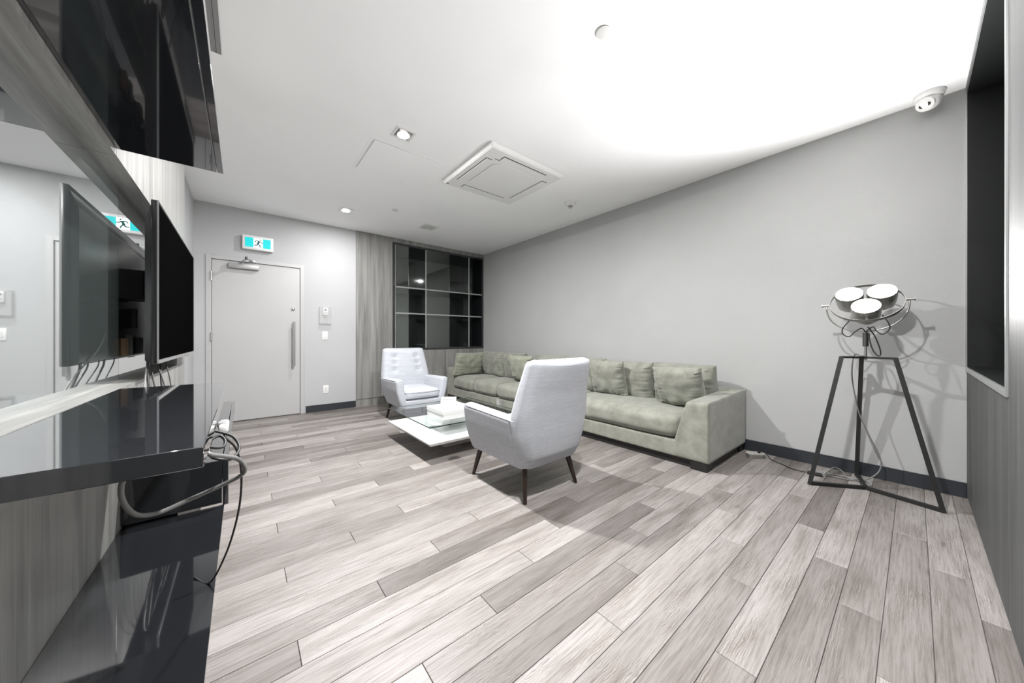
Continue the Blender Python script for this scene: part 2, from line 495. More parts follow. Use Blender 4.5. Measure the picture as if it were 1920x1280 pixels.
for j in range(0, 49):
    top = ROW0 + PW * j; yc = top - PW / 2
    if yc - PW / 2 > YF: break
    x0 = 0.15 - ST * (13 - j) - (0.13 if j <= 5 else 0)
    x = x0 % PL - 2 * PL
    while x < FX1:
        a, b = max(x, FX0), min(x + PL, FX1)
        xm = x + PL / 2
        t = random.choices(TONES, WT)[0]; q_ = next((tn for (jj, xs, tn) in TONE_AT if jj == j and abs(xs - x) < 0.2), None); t = TONES[q_] if q_ is not None else t; v = random.uniform(0.96, 1.04)
        if b - a > 0.02:
            o = bpy.data.objects.new('floor_plank', plank_mesh(b - a)); C.objects.link(o)
            o.parent = floor; o.location = ((a + b) / 2, yc, 0)
            v *= FLOOR_K; o.color = (t[0] * v, t[1] * v, t[2] * v, 1)
        x += PL

ceiling = boxo('ceiling', M['ceil'], None, -0.66, XR + 0.05, YB - 0.55, YF + 0.45, ZC, ZC + 0.12, kind='structure')
wall_right = boxo('wall_right', M['wallpaper'], None, XR, XR + 0.1, YB - 0.55, YF + 0.45, -0.06, ZC + 0.1, kind='structure')
# far wall: plaster on the left, opening for the display shelf on the right
DOOR_X0, DOOR_X1, DOOR_Z = -0.305, 0.63, 2.078
bm = new()
box(bm, -0.66, DOOR_X0 - 0.004, YF, YF + 0.45, -0.06, ZC + 0.1)
box(bm, DOOR_X1 + 0.004, 1.95, YF, YF + 0.45, -0.06, ZC + 0.1)
box(bm, DOOR_X0 - 0.004, DOOR_X1 + 0.004, YF, YF + 0.45, DOOR_Z + 0.004, ZC + 0.1)
box(bm, DOOR_X0 - 0.004, DOOR_X1 + 0.004, YF + 0.06, YF + 0.45, -0.06, DOOR_Z + 0.004)
box(bm, 1.95, XR + 0.02, YF, YF + 0.45, -0.06, 0.88)
box(bm, 1.95, XR + 0.02, YF, YF + 0.45, 2.70, ZC + 0.1)
box(bm, 1.95, XR + 0.02, YF + 0.41, YF + 0.45, 0.88, 2.70)
wall_far = link('wall_far', bm, M['wall'], kind='structure')
# wood panels on the far wall, each a board of its own
def panel(x0, x1, z0, z1, y=YF, t=0.018):
    boxo('wood_panel', M['wood'], wall_far, x0 + 0.0015, x1 - 0.0015, y - t, y, z0, z1, 0.001, 1)
panel(1.372, 1.945, 0.118, ZC - 0.002)
panel(1.945, XR - 0.002, 2.70, ZC - 0.002)
panel(1.945, 2.87, 0.118, 0.875)
panel(2.87, XR - 0.002, 0.118, 0.875)
boxo('toe_kick', M['wood'], wall_far, 1.372, XR - 0.002, YF - 0.010, YF, 0.0, 0.110)

# left wall: plaster, with a wood-panelled media unit standing 10 cm proud of it and a mirrored niche in the unit
XL, UY1 = -0.470, 3.69                    # plaster face, far end of the panelled unit
wall_left = boxo('wall_left', M['wall'], None, -0.66, XL, YB - 0.5, YF + 0.02, -0.06, ZC + 0.1, kind='structure')
NZ0, NZ1, NY1 = 0.890, 1.755, 3.305       # niche sill, head, far jamb
def lpanel(y0, y1, z0, z1, m='wood'):
    boxo('wood_panel', M[m], wall_left, XL + 0.001, XP, y0 + 0.0012, y1 - 0.0012, z0, z1, 0.001, 1)
for (a, b) in ((YB, 0.933), (0.933, 1.867), (1.867, 2.77), (2.77, UY1)):
    lpanel(a, b, NZ1, ZC - 0.002)
    lpanel(a, b, 0.002, NZ0)
lpanel(NY1, UY1, NZ0 + 0.002, NZ1 - 0.002)
boxo('niche_sill', M['lining'], wall_left, XM, XP + 0.0005, YB, NY1 - 0.001, NZ0 - 0.001, NZ0 + 0.0012)
boxo('niche_soffit', M['lining'], wall_left, XM, XP + 0.0005, YB, 1.8655, NZ1 - 0.0012, NZ1 + 0.001)
boxo('niche_soffit', M['lining'], wall_left, XM, XP + 0.0005, 1.8685, NY1 - 0.001, NZ1 - 0.0012, NZ1 + 0.001)
boxo('mirror_panel', M['mirror_near'], wall_left, XM - 0.010, XM, YB, 2.259, NZ0 + 0.0013, NZ1 - 0.0013, label='hazy grey mirror pane')
boxo('mirror_panel', M['mirror_far'], wall_left, XM - 0.010, XM, 2.261, NY1 - 0.002, NZ0 + 0.0013, NZ1 - 0.0013, label='clear grey mirror pane behind the television')

# back wall behind the camera
boxo('wall_back', M['wall'], None, -0.66, XR + 0.05, YB - 0.55, YB - 0.45, -0.06, ZC + 0.1, kind='structure')

# baseboards
boxo('baseboard_right', M['base'], None, XR - 0.014, XR, YB + 0.001, YF - 0.02, 0.0, 0.102, 0.002, 1, kind='structure')
boxo('baseboard_far', M['base'], None, 0.70, 1.370, YF - 0.014, YF, 0.0, 0.100, 0.002, 1, kind='structure')
boxo('baseboard_left', M['base'], None, XL, XL + 0.014, UY1 + 0.002, YF - 0.002, 0.0, 0.100, 0.002, 1, kind='structure')

# door
door = boxo('door_1', M['door'], None, DOOR_X0, DOOR_X1, YF + 0.006, YF + 0.05, 0.006, DOOR_Z, 0.002, 1, kind='structure')
door['label'] = 'plain pale grey door with long steel pull handle'
for nm, a in (('door_frame', (DOOR_X0 - 0.056, DOOR_X0 - 0.003, 0.0, DOOR_Z + 0.05)), ('door_frame', (DOOR_X1 + 0.003, DOOR_X1 + 0.05, 0.0, DOOR_Z + 0.05)), ('door_frame', (DOOR_X0 - 0.003, DOOR_X1 + 0.003, DOOR_Z + 0.003, DOOR_Z + 0.05))):
    boxo(nm, M['door'], door, a[0], a[1], YF - 0.012, YF + 0.004, a[2], a[3], 0.002, 1)
for z in (1.86, 1.10, 0.25):
    bm = cyl(new(), (DOOR_X0 - 0.004, YF - 0.016, z - 0.055), (DOOR_X0 - 0.004, YF - 0.016, z + 0.055), 0.011, n=14)
    link('hinge', bm, M['silver'], door, smooth=True)
bm = cyl(new(), (0.553, YF - 0.055, 0.69), (0.553, YF - 0.055, 1.315), 0.016, n=20)
ph = link('pull_handle', bm, M['silver'], door, smooth=True, label='long brushed steel pull bar')
for z in (0.80, 1.205):
    link('handle_post', cyl(new(), (0.553, YF - 0.055, z), (0.553, YF + 0.006, z), 0.009), M['silver'], ph, smooth=True)
bm = lathe(new(), (0.545, YF + 0.007, 1.49), (0, -1, 0), [(0.024, 0), (0.024, 0.008), (0.017, 0.013), (0.008, 0.015)], 24)
link('deadbolt', bm, M['chrome'], door, smooth=True)
cl = boxo('door_closer', M['closer'], door, -0.145, 0.165, YF - 0.052, YF + 0.006, 1.985, 2.052, 0.006, 2)
bm = new(); bar(bm, (-0.03, YF - 0.03, 2.062), (0.03, YF - 0.20, 2.085), 0.026, 0.008)
bar(bm, (0.03, YF - 0.20, 2.092), (0.10, YF - 0.02, 2.10), 0.022, 0.008)
link('closer_arm', bm, M['silver'], cl)
link('arm_joint', cyl(new(), (0.03, YF - 0.20, 2.078), (0.03, YF - 0.20, 2.115), 0.014, n=14), M['darkgrey'], cl, smooth=True)
bm = box(new(), 0.075, 0.13, YF - 0.03, YF - 0.012, 2.085, 2.115, 0.003, 1)
link('arm_shoe', bm, M['silver'], cl)

# ================================================================== ceiling fixtures
def downlight(x, y, label, level=1.0, beam=None, off=''):
    t = thing('downlight' + off, label, 'downlight', (x, y, ZC), 'recessed square ceiling downlights')
    s, d = 0.078, 0.055
    bm = new()
    for (x0, x1, y0, y1) in ((x - s, x + s, y - s, y - s + 0.016), (x - s, x + s, y + s - 0.016, y + s), (x - s, x - s + 0.016, y - s + 0.016, y + s - 0.016), (x + s - 0.016, x + s, y - s + 0.016, y + s - 0.016)):
        box(bm, x0, x1, y0, y1, ZC - 0.058, ZC - 0.0005)
    for k in bm.verts:
        if k.co.z < ZC - 0.05: k.co.z = ZC - 0.007
    link('trim_ring', bm, M['white'], t)
    # shallow reflector pan and lamp
    bm = new(); i0, i1 = s - 0.016, 0.034
    a = [bm.verts.new((x + sx * i0, y + sy * i0, ZC - 0.006)) for sx, sy in ((-1, -1), (1, -1), (1, 1), (-1, 1))]
    b = [bm.verts.new((x + sx * i1, y + sy * i1, ZC - 0.001)) for sx, sy in ((-1, -1), (1, -1), (1, 1), (-1, 1))]
    for k in range(4): bm.faces.new((a[k], a[(k + 1) % 4], b[(k + 1) % 4], b[k]))
    bm.faces.new(b)
    link('reflector', bm, M['silver'], t)
    bm = lathe(new(), (x, y, ZC - 0.0008), (0, 0, -1), [(0.032, 0), (0.032, 0.003), (0.024, 0.0045), (0.006, 0.005)], 24)
    link('bulb' + off, bm, M['downglow'], t, smooth=True)
    if beam:
        L = bpy.data.lights.new('downlight_lamp', 'SPOT'); L.spot_size = math.radians(beam); L.spot_blend = 0.85; L.shadow_soft_size = 0.03; L.energy = DOWN_W * level * 4
    else:
        L = bpy.data.lights.new('downlight_lamp', 'AREA'); L.shape = 'DISK'; L.size = 0.09; L.energy = DOWN_W * level
    L.color = (1.0, 0.985, 0.985)
    lo = bpy.data.objects.new('downlight_lamp' + off, L); C.objects.link(lo); lo.parent = t; lo.location = (0, 0, -0.012)
    lo.visible_camera = True
    return t
downlight(1.03, 2.685, 'square recessed downlight beside the ceiling access hatch', 1.28)
downlight(1.05, 4.755, 'small glowing square downlight in the ceiling in front of the door', 0.23)
downlight(1.03, 0.61, 'square recessed downlight over the open floor by the built-in cabinets', 1.02, None, '_offscreen')

# air conditioning cassette
acx, acy = 2.11, 2.745; hx, hy = 0.468, 0.458
ac = thing('air_conditioner', 'white square ceiling cassette air conditioner with four louvres', 'air conditioner', (acx, acy, ZC))
bm = box(new(), acx - hx, acx + hx, acy - hy, acy + hy, ZC - 0.042, ZC - 0.001)
for v in bm.verts:
    if v.co.z < ZC - 0.02: v.co.x = acx + (v.co.x - acx) * 0.955; v.co.y = acy + (v.co.y - acy) * 0.955
bmesh.ops.bevel(bm, geom=bm.edges[:], offset=0.006, segments=2, affect='EDGES')
link('housing', bm, M['white'], ac, smooth=True)
c8 = 0.06; g8 = 0.275
poly = [(-g8, -g8 + c8), (-g8 + c8, -g8), (g8 - c8, -g8), (g8, -g8 + c8), (g8, g8 - c8), (g8 - c8, g8), (-g8 + c8, g8), (-g8, g8 - c8)]
link('grille_recess', prism(new(), [(acx + p[0] * 1.018, acy + p[1] * 1.018, ZC - 0.0425) for p in poly], (0, 0, -0.0006)), M['white'], ac)
bm = prism(new(), [(acx + p[0], acy + p[1], ZC - 0.043) for p in poly], (0, 0, -0.007)); bmesh.ops.bevel(bm, geom=[e for e in bm.edges], offset=0.002, segments=1, affect='EDGES')
link('intake_grille', bm, M['white'], ac, smooth=True)
for (dx, dy, vert) in ((-0.355, 0, 1), (0.355, 0, 1), (0, -0.35, 0), (0, 0.35, 0)):
    L2, W2 = 0.27, 0.034
    a = (acx + dx - W2, acx + dx + W2, acy + dy - L2, acy + dy + L2) if vert else (acx + dx - L2, acx + dx + L2, acy + dy - W2, acy + dy + W2)
    sl = boxo('air_slot', M['darkgrey'], ac, a[0], a[1], a[2], a[3], ZC - 0.0430, ZC - 0.0422)
    k = 0.007
    sx = math.copysign(1, dx) if dx else 0; sy = math.copysign(1, dy) if dy else 0
    bm = box(new(), a[0] + k * 0.6, a[1] - k * 0.6, a[2] + k * 0.6, a[3] - k * 0.6, ZC - 0.049, ZC - 0.0455, 0.001, 1)
    for v in bm.verts: v.co.x -= sx * 0.003; v.co.y -= sy * 0.003
    link('louvre', bm, M['white'], sl)
boxo('badge', M['midgrey'], ac, acx - 0.315, acx - 0.255, acy - 0.305, acy - 0.293, ZC - 0.0428, ZC - 0.0422)
boxo('sensor_eye', M['darkgrey'], ac, acx - 0.43, acx - 0.412, acy + 0.395, acy + 0.413, ZC - 0.0432, ZC - 0.0420)

# access hatch: frame and slightly dropped panel
hat = thing('access_panel', 'flush white square access hatch in the ceiling', 'access panel', (1.18, 3.20, ZC))
bm = new(); X0, X1, Y0, Y1 = 0.855, 1.505, 2.905, 3.495
for a in ((X0 - 0.02, X0, Y0 - 0.02, Y1 + 0.02), (X1, X1 + 0.02, Y0 - 0.02, Y1 + 0.02), (X0, X1, Y0 - 0.02, Y0), (X0, X1, Y1, Y1 + 0.02)):
    box(bm, a[0], a[1], a[2], a[3], ZC - 0.002, ZC - 0.0003)
link('hatch_frame', bm, M['ceil'], hat)
bm = box(new(), X0 + 0.012, X1 - 0.003, Y0 + 0.003, Y1 - 0.003, ZC - 0.006, ZC - 0.001)
for v in bm.verts:
    if v.co.x < 1.0: v.co.z -= 0.004
link('hatch_panel', bm, M['ceil'], hat)

# exhaust vent
vx, vy = 2.185, 4.68
ve = thing('ceiling_vent', 'small square louvred exhaust vent in the ceiling', 'vent', (vx, vy, ZC))
bm = new(); a = 0.115; b = 0.085
for q in ((-a, a, -a, -b), (-a, a, b, a), (-a, -b, -b, b), (b, a, -b, b)):
    box(bm, vx + q[0], vx + q[1], vy + q[2], vy + q[3], ZC - 0.01, ZC - 0.0003)
link('vent_frame', bm, M['white'], ve)
boxo('vent_backing', M['midgrey'], ve, vx - b, vx + b, vy - b, vy + b, ZC - 0.0012, ZC - 0.0003)
for k in range(8):
    yy = vy - b + 0.012 + k * (2 * b - 0.024) / 7
    bm = new(); bar(bm, (vx - b, yy, ZC - 0.006), (vx + b, yy, ZC - 0.006), 0.004, 0.009)
    link('slat', bm, M['white'], ve)

# smoke detector
sx_, sy_ = 3.165, 2.72
sd = thing('smoke_detector', 'round white smoke detector on the ceiling beside the air conditioner', 'smoke detector', (sx_, sy_, ZC))
link('base_plate', lathe(new(), (sx_, sy_, ZC - 0.0003), (0, 0, -1), [(0.072, 0), (0.072, 0.008), (0.066, 0.012)], 36), M['white'], sd, smooth=True)
link('dome', lathe(new(), (sx_, sy_, ZC - 0.012), (0, 0, -1), [(0.064, 0), (0.062, 0.012), (0.050, 0.026), (0.03, 0.032)], 36), M['white'], sd, smooth=True)
sn = link('sensor_cage', lathe(new(), (sx_, sy_, ZC - 0.044), (0, 0, -1), [(0.026, 0), (0.026, 0.003), (0.012, 0.004), (0.012, 0.018), (0.024, 0.019), (0.024, 0.023), (0.004, 0.026)], 20), M['silver'], sd, smooth=True)
for k in range(4):
    an = k * PI / 2 + 0.4
    link('cage_post', cyl(new(), (sx_ + 0.021 * math.cos(an), sy_ + 0.021 * math.sin(an), ZC - 0.046), (sx_ + 0.021 * math.cos(an), sy_ + 0.021 * math.sin(an), ZC - 0.064), 0.0025, n=8), M['midgrey'], sn)
# sprinkler cover plates
for (x, y, lb) in ((1.545, 1.09, 'round white sprinkler cover plate in the bare ceiling, well away from the vent'), (1.556, 4.35, 'round white sprinkler cover plate between the vent and the lit downlight')):
    t = thing('sprinkler_cover', lb, 'sprinkler cover', (x, y, ZC), 'flat ceiling sprinkler covers')
    link('cover_plate', lathe(new(), (x, y, ZC - 0.004), (0, 0, -1), [(0.041, 0), (0.041, 0.002), (0.036, 0.004)], 32), M['whitemat'], t, smooth=True)
    link('cover_stem', lathe(new(), (x, y, ZC - 0.0003), (0, 0, -1), [(0.03, 0), (0.03, 0.004)], 32), M['midgrey'], t, smooth=True)

# linear slot diffuser near the left wall
sl = thing('slot_diffuser', 'narrow dark linear slot diffuser in the ceiling along the media wall', 'vent', (-0.125, 1.5, ZC))
bm = new(); y1 = 2.612
boxo('slot_well', M['darkgrey'], sl, -0.150, -0.101, 0.30, y1, ZC - 0.003, ZC - 0.0004)
boxo('slot_flange', M['midgrey'], sl, -0.1505, -0.127, 0.30, y1, ZC - 0.005, ZC - 0.003)
boxo('slot_flange', M['midgrey'], sl, -0.122, -0.1005, 0.30, y1, ZC - 0.005, ZC - 0.003)
boxo('slot_blade', M['silver'], sl, -0.127, -0.1255, 0.30, y1 - 0.01, ZC - 0.007, ZC - 0.003)
boxo('end_cap', M['midgrey'], sl, -0.1505, -0.1005, y1, y1 + 0.006, ZC - 0.006, ZC - 0.0004)

# security camera at the ceiling
kx, ky = 3.685, -0.062
sc = thing('security_camera', 'white turret security camera on the ceiling beside the built-in cabinet', 'camera', (kx, ky, ZC))
link('mount_base', lathe(new(), (kx, ky, ZC - 0.0003), (0, 0, -1), [(0.070, 0), (0.072, 0.004), (0.071, 0.024), (0.067, 0.034), (0.060, 0.040)], 40), M['white'], sc, smooth=True)
aim = Vector((-0.80, 0.42, -0.62)).normalized()
cc = Vector((kx, ky, ZC - 0.052))
bm = new(); bmesh.ops.create_uvsphere(bm, u_segments=36, v_segments=20, radius=0.058)
for v in bm.verts: v.co += cc
ball = link('camera_ball', bm, M['white'], sc, smooth='all')
face = cc + aim * 0.038
link('face_rim', lathe(new(), face, aim, [(0.046, 0), (0.046, 0.011), (0.042, 0.014), (0.004, 0.0141)], 36), M['whitemat'], ball, smooth=True)
ex, ey, _ = frame_from(aim)
for k, (q, r) in enumerate(((0.015, 0.0135), (-0.017, 0.0125))):
    ctr = face + aim * 0.014 + ex * q + ey * 0.004
    link('lens' if k == 0 else 'infrared_lamp', lathe(new(), ctr, aim, [(r, 0), (r, 0.002), (r * 0.7, 0.0025), (r * 0.3, 0.003)], 20), M['rubber'], ball, smooth=True)

# ================================================================== far-wall devices
ex_t = thing('exit_sign', 'green running man exit sign glowing above the door', 'exit sign', (0.15, YF, 2.245))
SX0, SX1, SZ0, SZ1, SY = -0.012, 0.318, 2.246, 2.432, YF - 0.065
boxo('sign_housing', M['white'], ex_t, SX0, SX1, SY, YF - 0.001, SZ0, SZ1, 0.010, 3)
fx0, fx1, fz0, fz1 = SX0 + 0.03, SX1 - 0.03, SZ0 + 0.032, SZ1 - 0.032
w3 = (fx1 - fx0) / 3; m0 = fx0 + w3 * 0.98; m1 = fx0 + w3 * 2.06
boxo('green_panel', M['teal'], ex_t, fx0, m0, SY - 0.002, SY + 0.002, fz0, fz1)
boxo('green_panel', M['teal'], ex_t, m1, fx1, SY - 0.002, SY + 0.002, fz0, fz1)
wp = boxo('white_panel', M['signwhite'], ex_t, m0, m1, SY - 0.002, SY + 0.002, fz0, fz1)
bm = new(); mx = (m0 + m1) / 2; mz = (fz0 + fz1) / 2; yy = SY - 0.0035; sc_ = (fz1 - fz0) / 2 * 1.08
def P2(a, b): return (mx + a * sc_, yy, mz + b * sc_)
def limb(pts, wd):
    for a, b in zip(pts[:-1], pts[1:]):
        d = Vector((b[0] - a[0], b[1] - a[1])).normalized(); n_ = Vector((-d.y, d.x)) * wd
        prism(bm, [P2(a[0] + n_.x, a[1] + n_.y), P2(b[0] + n_.x, b[1] + n_.y), P2(b[0] - n_.x, b[1] - n_.y), P2(a[0] - n_.x, a[1] - n_.y)], (0, 0.001, 0))
limb([(0.14, 0.42), (-0.08, -0.18)], 0.17)
limb([(0.05, 0.42), (-0.32, 0.46), (-0.52, 0.14)], 0.085)
limb([(0.22, 0.42), (0.42, 0.12), (0.74, 0.08)], 0.085)
limb([(-0.14, -0.12), (-0.18, -0.46), (-0.70, -0.46)], 0.10)
limb([(-0.02, -0.16), (0.20, -0.42), (0.36, -0.82)], 0.10)
prism(bm, [P2(0.30 + 0.13 * math.cos(k * PI / 8), 0.66 + 0.13 * math.sin(k * PI / 8)) for k in range(16)], (0, 0.001, 0))
link('running_figure', bm, mat('exit_figure_green', (0.0, 0.10, 0.10), 0.6), wp)

# thermostat with a clear lock box, switch, outlet
th = thing('thermostat', 'small white thermostat inside a clear plastic lock box', 'thermostat', (0.948, YF, 1.30))
bd = boxo('thermostat_body', M['white'], th, 0.918, 0.982, YF - 0.026, YF - 0.001, 1.425, 1.535, 0.004, 2)
boxo('display', M['darkgrey'], bd, 0.930, 0.964, YF - 0.0272, YF - 0.0255, 1.492, 1.512)
for k in range(3): boxo('button', M['midgrey'], bd, 0.930 + k * 0.016, 0.940 + k * 0.016, YF - 0.0275, YF - 0.0255, 1.452, 1.460)
bm = new()
for a in ((0.868, 1.028, 1.297, 1.301), (0.868, 1.028, 1.541, 1.545), (0.868, 0.872, 1.301, 1.541), (1.024, 1.028, 1.301, 1.541)):
    box(bm, a[0], a[1], YF - 0.05, YF - 0.001, a[2], a[3])
box(bm, 0.868, 1.028, YF - 0.053, YF - 0.05, 1.297, 1.545)
link('clear_cover', bm, M['acrylic'], th)
link('cover_lock', cyl(new(), (0.948, YF - 0.060, 1.405), (0.948, YF - 0.0505, 1.405), 0.008, n=16), M['silver'], th, smooth=True)
def plate(name, label, cat, x, z, kind):
    t = thing(name, label, cat, (x, YF, z - 0.06))
    p = boxo('cover_plate', M['white'], t, x - 0.036, x + 0.036, YF - 0.007, YF - 0.0005, z - 0.06, z + 0.06, 0.002, 2)
    if kind == 'switch':
        boxo('rocker', M['whitemat'], t, x - 0.016, x + 0.016, YF - 0.011, YF - 0.006, z - 0.033, z + 0.033, 0.002, 1)
    else:
        r = boxo('socket_face', M['whitemat'], t, x - 0.017, x + 0.017, YF - 0.009, YF - 0.006, z - 0.034, z + 0.034, 0.002, 1)
        for dz in (-0.018, 0.018):
            for dx in (-0.006, 0.006):
                boxo('socket_slot', M['darkgrey'], r, x + dx - 0.001, x + dx + 0.001, YF - 0.0094, YF - 0.0085, z + dz - 0.004, z + dz + 0.004)
plate('light_switch', 'white rocker light switch on the grey wall under the thermostat', 'switch', 0.945, 1.118, 'switch')
plate('wall_outlet', 'white wall outlet low on the grey wall beside the door', 'outlet', 0.957, 0.318, 'outlet')

# ================================================================== display shelf in the far wall
ds = thing('display_shelf', 'black recessed display shelf with smoked mirror back and metal-edged dividers', 'shelf', (2.85, YF, 0.88))
X0, X1, Z0, Z1, DY = 1.952, XR - 0.012, 0.882, 2.698, 0.40
fr = 0.035
for nm, a in (('side_panel', (X0, X0 + fr, Z0, Z1)), ('side_panel', (X1 - fr, X1, Z0, Z1)), ('top_panel', (X0 + fr, X1 - fr, Z1 - fr, Z1)), ('bottom_panel', (X0 + fr, X1 - fr, Z0, Z0 + fr))):
    p = boxo(nm, M['black'], ds, a[0], a[1], YF - 0.022, YF + DY, a[2], a[3])
boxo('mirror_back', M['smoke_mirror'], ds, X0 + fr, X1 - fr, YF + DY - 0.012, YF + DY - 0.006, Z0 + fr, Z1 - fr)
for xv in (2.548, 3.452):
    d = boxo('divider', M['black'], ds, xv - 0.009, xv + 0.009, YF + 0.004, YF + DY - 0.013, Z0 + fr, Z1 - fr)
    boxo('metal_edge', M['edge'], d, xv - 0.010, xv + 0.010, YF - 0.004, YF + 0.004, Z0 + fr, Z1 - fr)
for zs in (1.958, 1.512):
    for a, b in ((X0 + fr, 2.539), (2.557, 3.443), (3.461, X1 - fr)):
        d = boxo('shelf_board', M['black'], ds, a, b, YF + 0.004, YF + DY - 0.013, zs - 0.010, zs + 0.010)
        boxo('metal_edge', M['edge'], d, a, b, YF - 0.003, YF + 0.004, zs - 0.011, zs + 0.011)
boxo('chrome_strip', M['chrome'], ds, X0 + fr, X0 + fr + 0.006, YF - 0.02, YF + 0.006, Z0 + fr, Z1 - fr)

# ================================================================== media wall
cn = thing('wall_canopy', 'black glossy canopy shelf high on the wood panelling over the television', 'shelf', (-0.21, 0.85, 1.777))
boxo('canopy_slab', M['black'], cn, XP + 0.0005, -0.0872, YB + 0.002, 1.860, 1.7777, 1.8144, 0.001, 1)
boxo('front_lip', M['black'], cn, -0.0842, -0.0643, YB + 0.002, 1.860, 1.7777, 1.8144, 0.001, 1)
boxo('metal_reveal', M['silver'], cn, -0.0872, -0.0860, YB + 0.002, 1.855, 1.7772, 1.811)

ms = thing('media_shelf', 'dark glossy floating media shelf under the television', 'shelf', (-0.21, 1.34, 0.8536))
boxo('shelf_slab', M['charcoal'], ms, XP + 0.0005, -0.0536, 0.790, 1.896, 0.8536, 0.8900, 0.0012, 1)

mp = thing('media_plinth', 'low black glossy floating base unit under the media shelf', 'cabinet', (-0.21, 0.85, 0))
boxo('base_body', M['black'], mp, XP + 0.0005, -0.0635, YB + 0.002, 1.911, 0.250, 0.3548, 0.001, 1)
boxo('recessed_foot', M['nicheblack'], mp, XP + 0.0005, -0.21, YB + 0.002, 1.90, 0.0, 0.250)

mc = thing('media_cabinet', 'long low black glossy cabinet between the floating base unit and the door', 'cabinet', (-0.21, 2.78, 0))
boxo('cabinet_body', M['black'], mc, XP + 0.0005, -0.0719, 1.914, 3.657, 0.3624, 0.5483, 0.001, 1)
boxo('cabinet_foot', M['nicheblack'], mc, XP + 0.0005, -0.21, 1.93, 3.64, 0.0, 0.3624)
for (a, b) in ((1.914, 2.495), (2.496, 3.076), (3.077, 3.657)):
    boxo('drawer_front', M['black'], mc, -0.0696, -0.0505, a, b - 0.001, 0.3517, 0.5483, 0.001, 1)

# television
TX0, TX1, TY0, TY1, TZ0, TZ1 = -0.3205, -0.2960, 2.165, 3.534, 0.9653, 1.7042
tv = thing('television', 'large black flat screen television mounted in front of the mirrored niche', 'television', (-0.31, 2.85, TZ0))
boxo('housing', M['tvblack'], tv, TX0, TX1 - 0.003, TY0, TY1, TZ0, TZ1, 0.003, 2)
bm = box(new(), -0.3415, TX0 + 0.003, TY0 + 0.004, TY1 - 0.004, TZ0 + 0.004, TZ1 - 0.012)
for v in bm.verts:
    if v.co.x < -0.33:
        v.co.z = TZ0 + 0.012 if v.co.z < 1.3 else TZ1 - 0.085
        v.co.y += 0.010 if v.co.y < 2.8 else -0.010
bmesh.ops.bevel(bm, geom=bm.edges[:], offset=0.003, segments=2, affect='EDGES')
bk = link('back_cover', bm, M['tvblack'], tv, smooth=True)
boxo('screen', M['screen'], tv, TX1 - 0.004, TX1 - 0.0015, TY0 + 0.010, TY1 - 0.010, TZ0 + 0.018, TZ1 - 0.010)
bm = new(); e = 0.004
box(bm, TX1 - 0.006, TX1, TY0, TY0 + e, TZ0, TZ1); box(bm, TX1 - 0.006, TX1, TY1 - e, TY1, TZ0, TZ1)
box(bm, TX1 - 0.006, TX1, TY0 + e, TY1 - e, TZ0, TZ0 + 0.016); box(bm, TX1 - 0.006, TX1, TY0 + e, TY1 - e, TZ1 - e, TZ1)
link('bezel', bm, M['silver'], tv)
boxo('infrared_window', M['tvblack'], tv, TX1 - 0.016, TX1 - 0.005, 3.14, 3.26, TZ0 - 0.006, TZ0)
boxo('wall_mount', M['blackmetal'], tv, XM + 0.001, -0.3410, 2.74, 2.96, 1.30, 1.46)
for (y, z, w_, h_, mt, nm) in ((2.865, 0.982, 0.055, 0.115, 'midgrey', 'media_stick'), (2.775, 0.985, 0.045, 0.095, 'tan', 'label_plate'), (3.10, 0.985, 0.08, 0.10, 'darkgrey', 'port_cover'), (3.00, 1.14, 0.03, 0.12, 'darkgrey', 'port_strip')):
    boxo(nm, M[mt], bk, -0.362, -0.3405, y, y + w_, z, z + h_, 0.002, 1)
for k, (y0, x1, r) in enumerate(((2.215, -0.300, 0.0045), (2.30, -0.255, 0.003), (2.44, -0.235, 0.0025), (2.52, -0.310, 0.004), (2.68, -0.270, 0.0025))):
    pts = [(-0.335, y0, TZ0 + 0.03), (-0.337, y0 - 0.01, TZ0 - 0.015), (-0.325 + 0.008 * (k % 3), y0 - 0.06 - 0.02 * (k % 2), 0.86), ((x1 - 0.32) / 2, y0 - 0.09, 0.72), (x1, y0 - 0.06, 0.60), (x1 + 0.02, y0 + 0.03, 0.5485 + r)]
    link('cable', tube(new(), pts, r, 8, sub=10), M['rubber'], tv, smooth='all')
pts = [(-0.352, 2.47, 1.10), (-0.350, 2.36, 1.02), (-0.335, 2.16, 0.925), (-0.318, 2.02, 0.80), (-0.300, 1.98, 0.65), (-0.28, 2.03, 0.5520)]
link('power_cord', tube(new(), pts, 0.003, 8, sub=10), M['greycable'], tv, smooth='all', label='pale grey power cord')

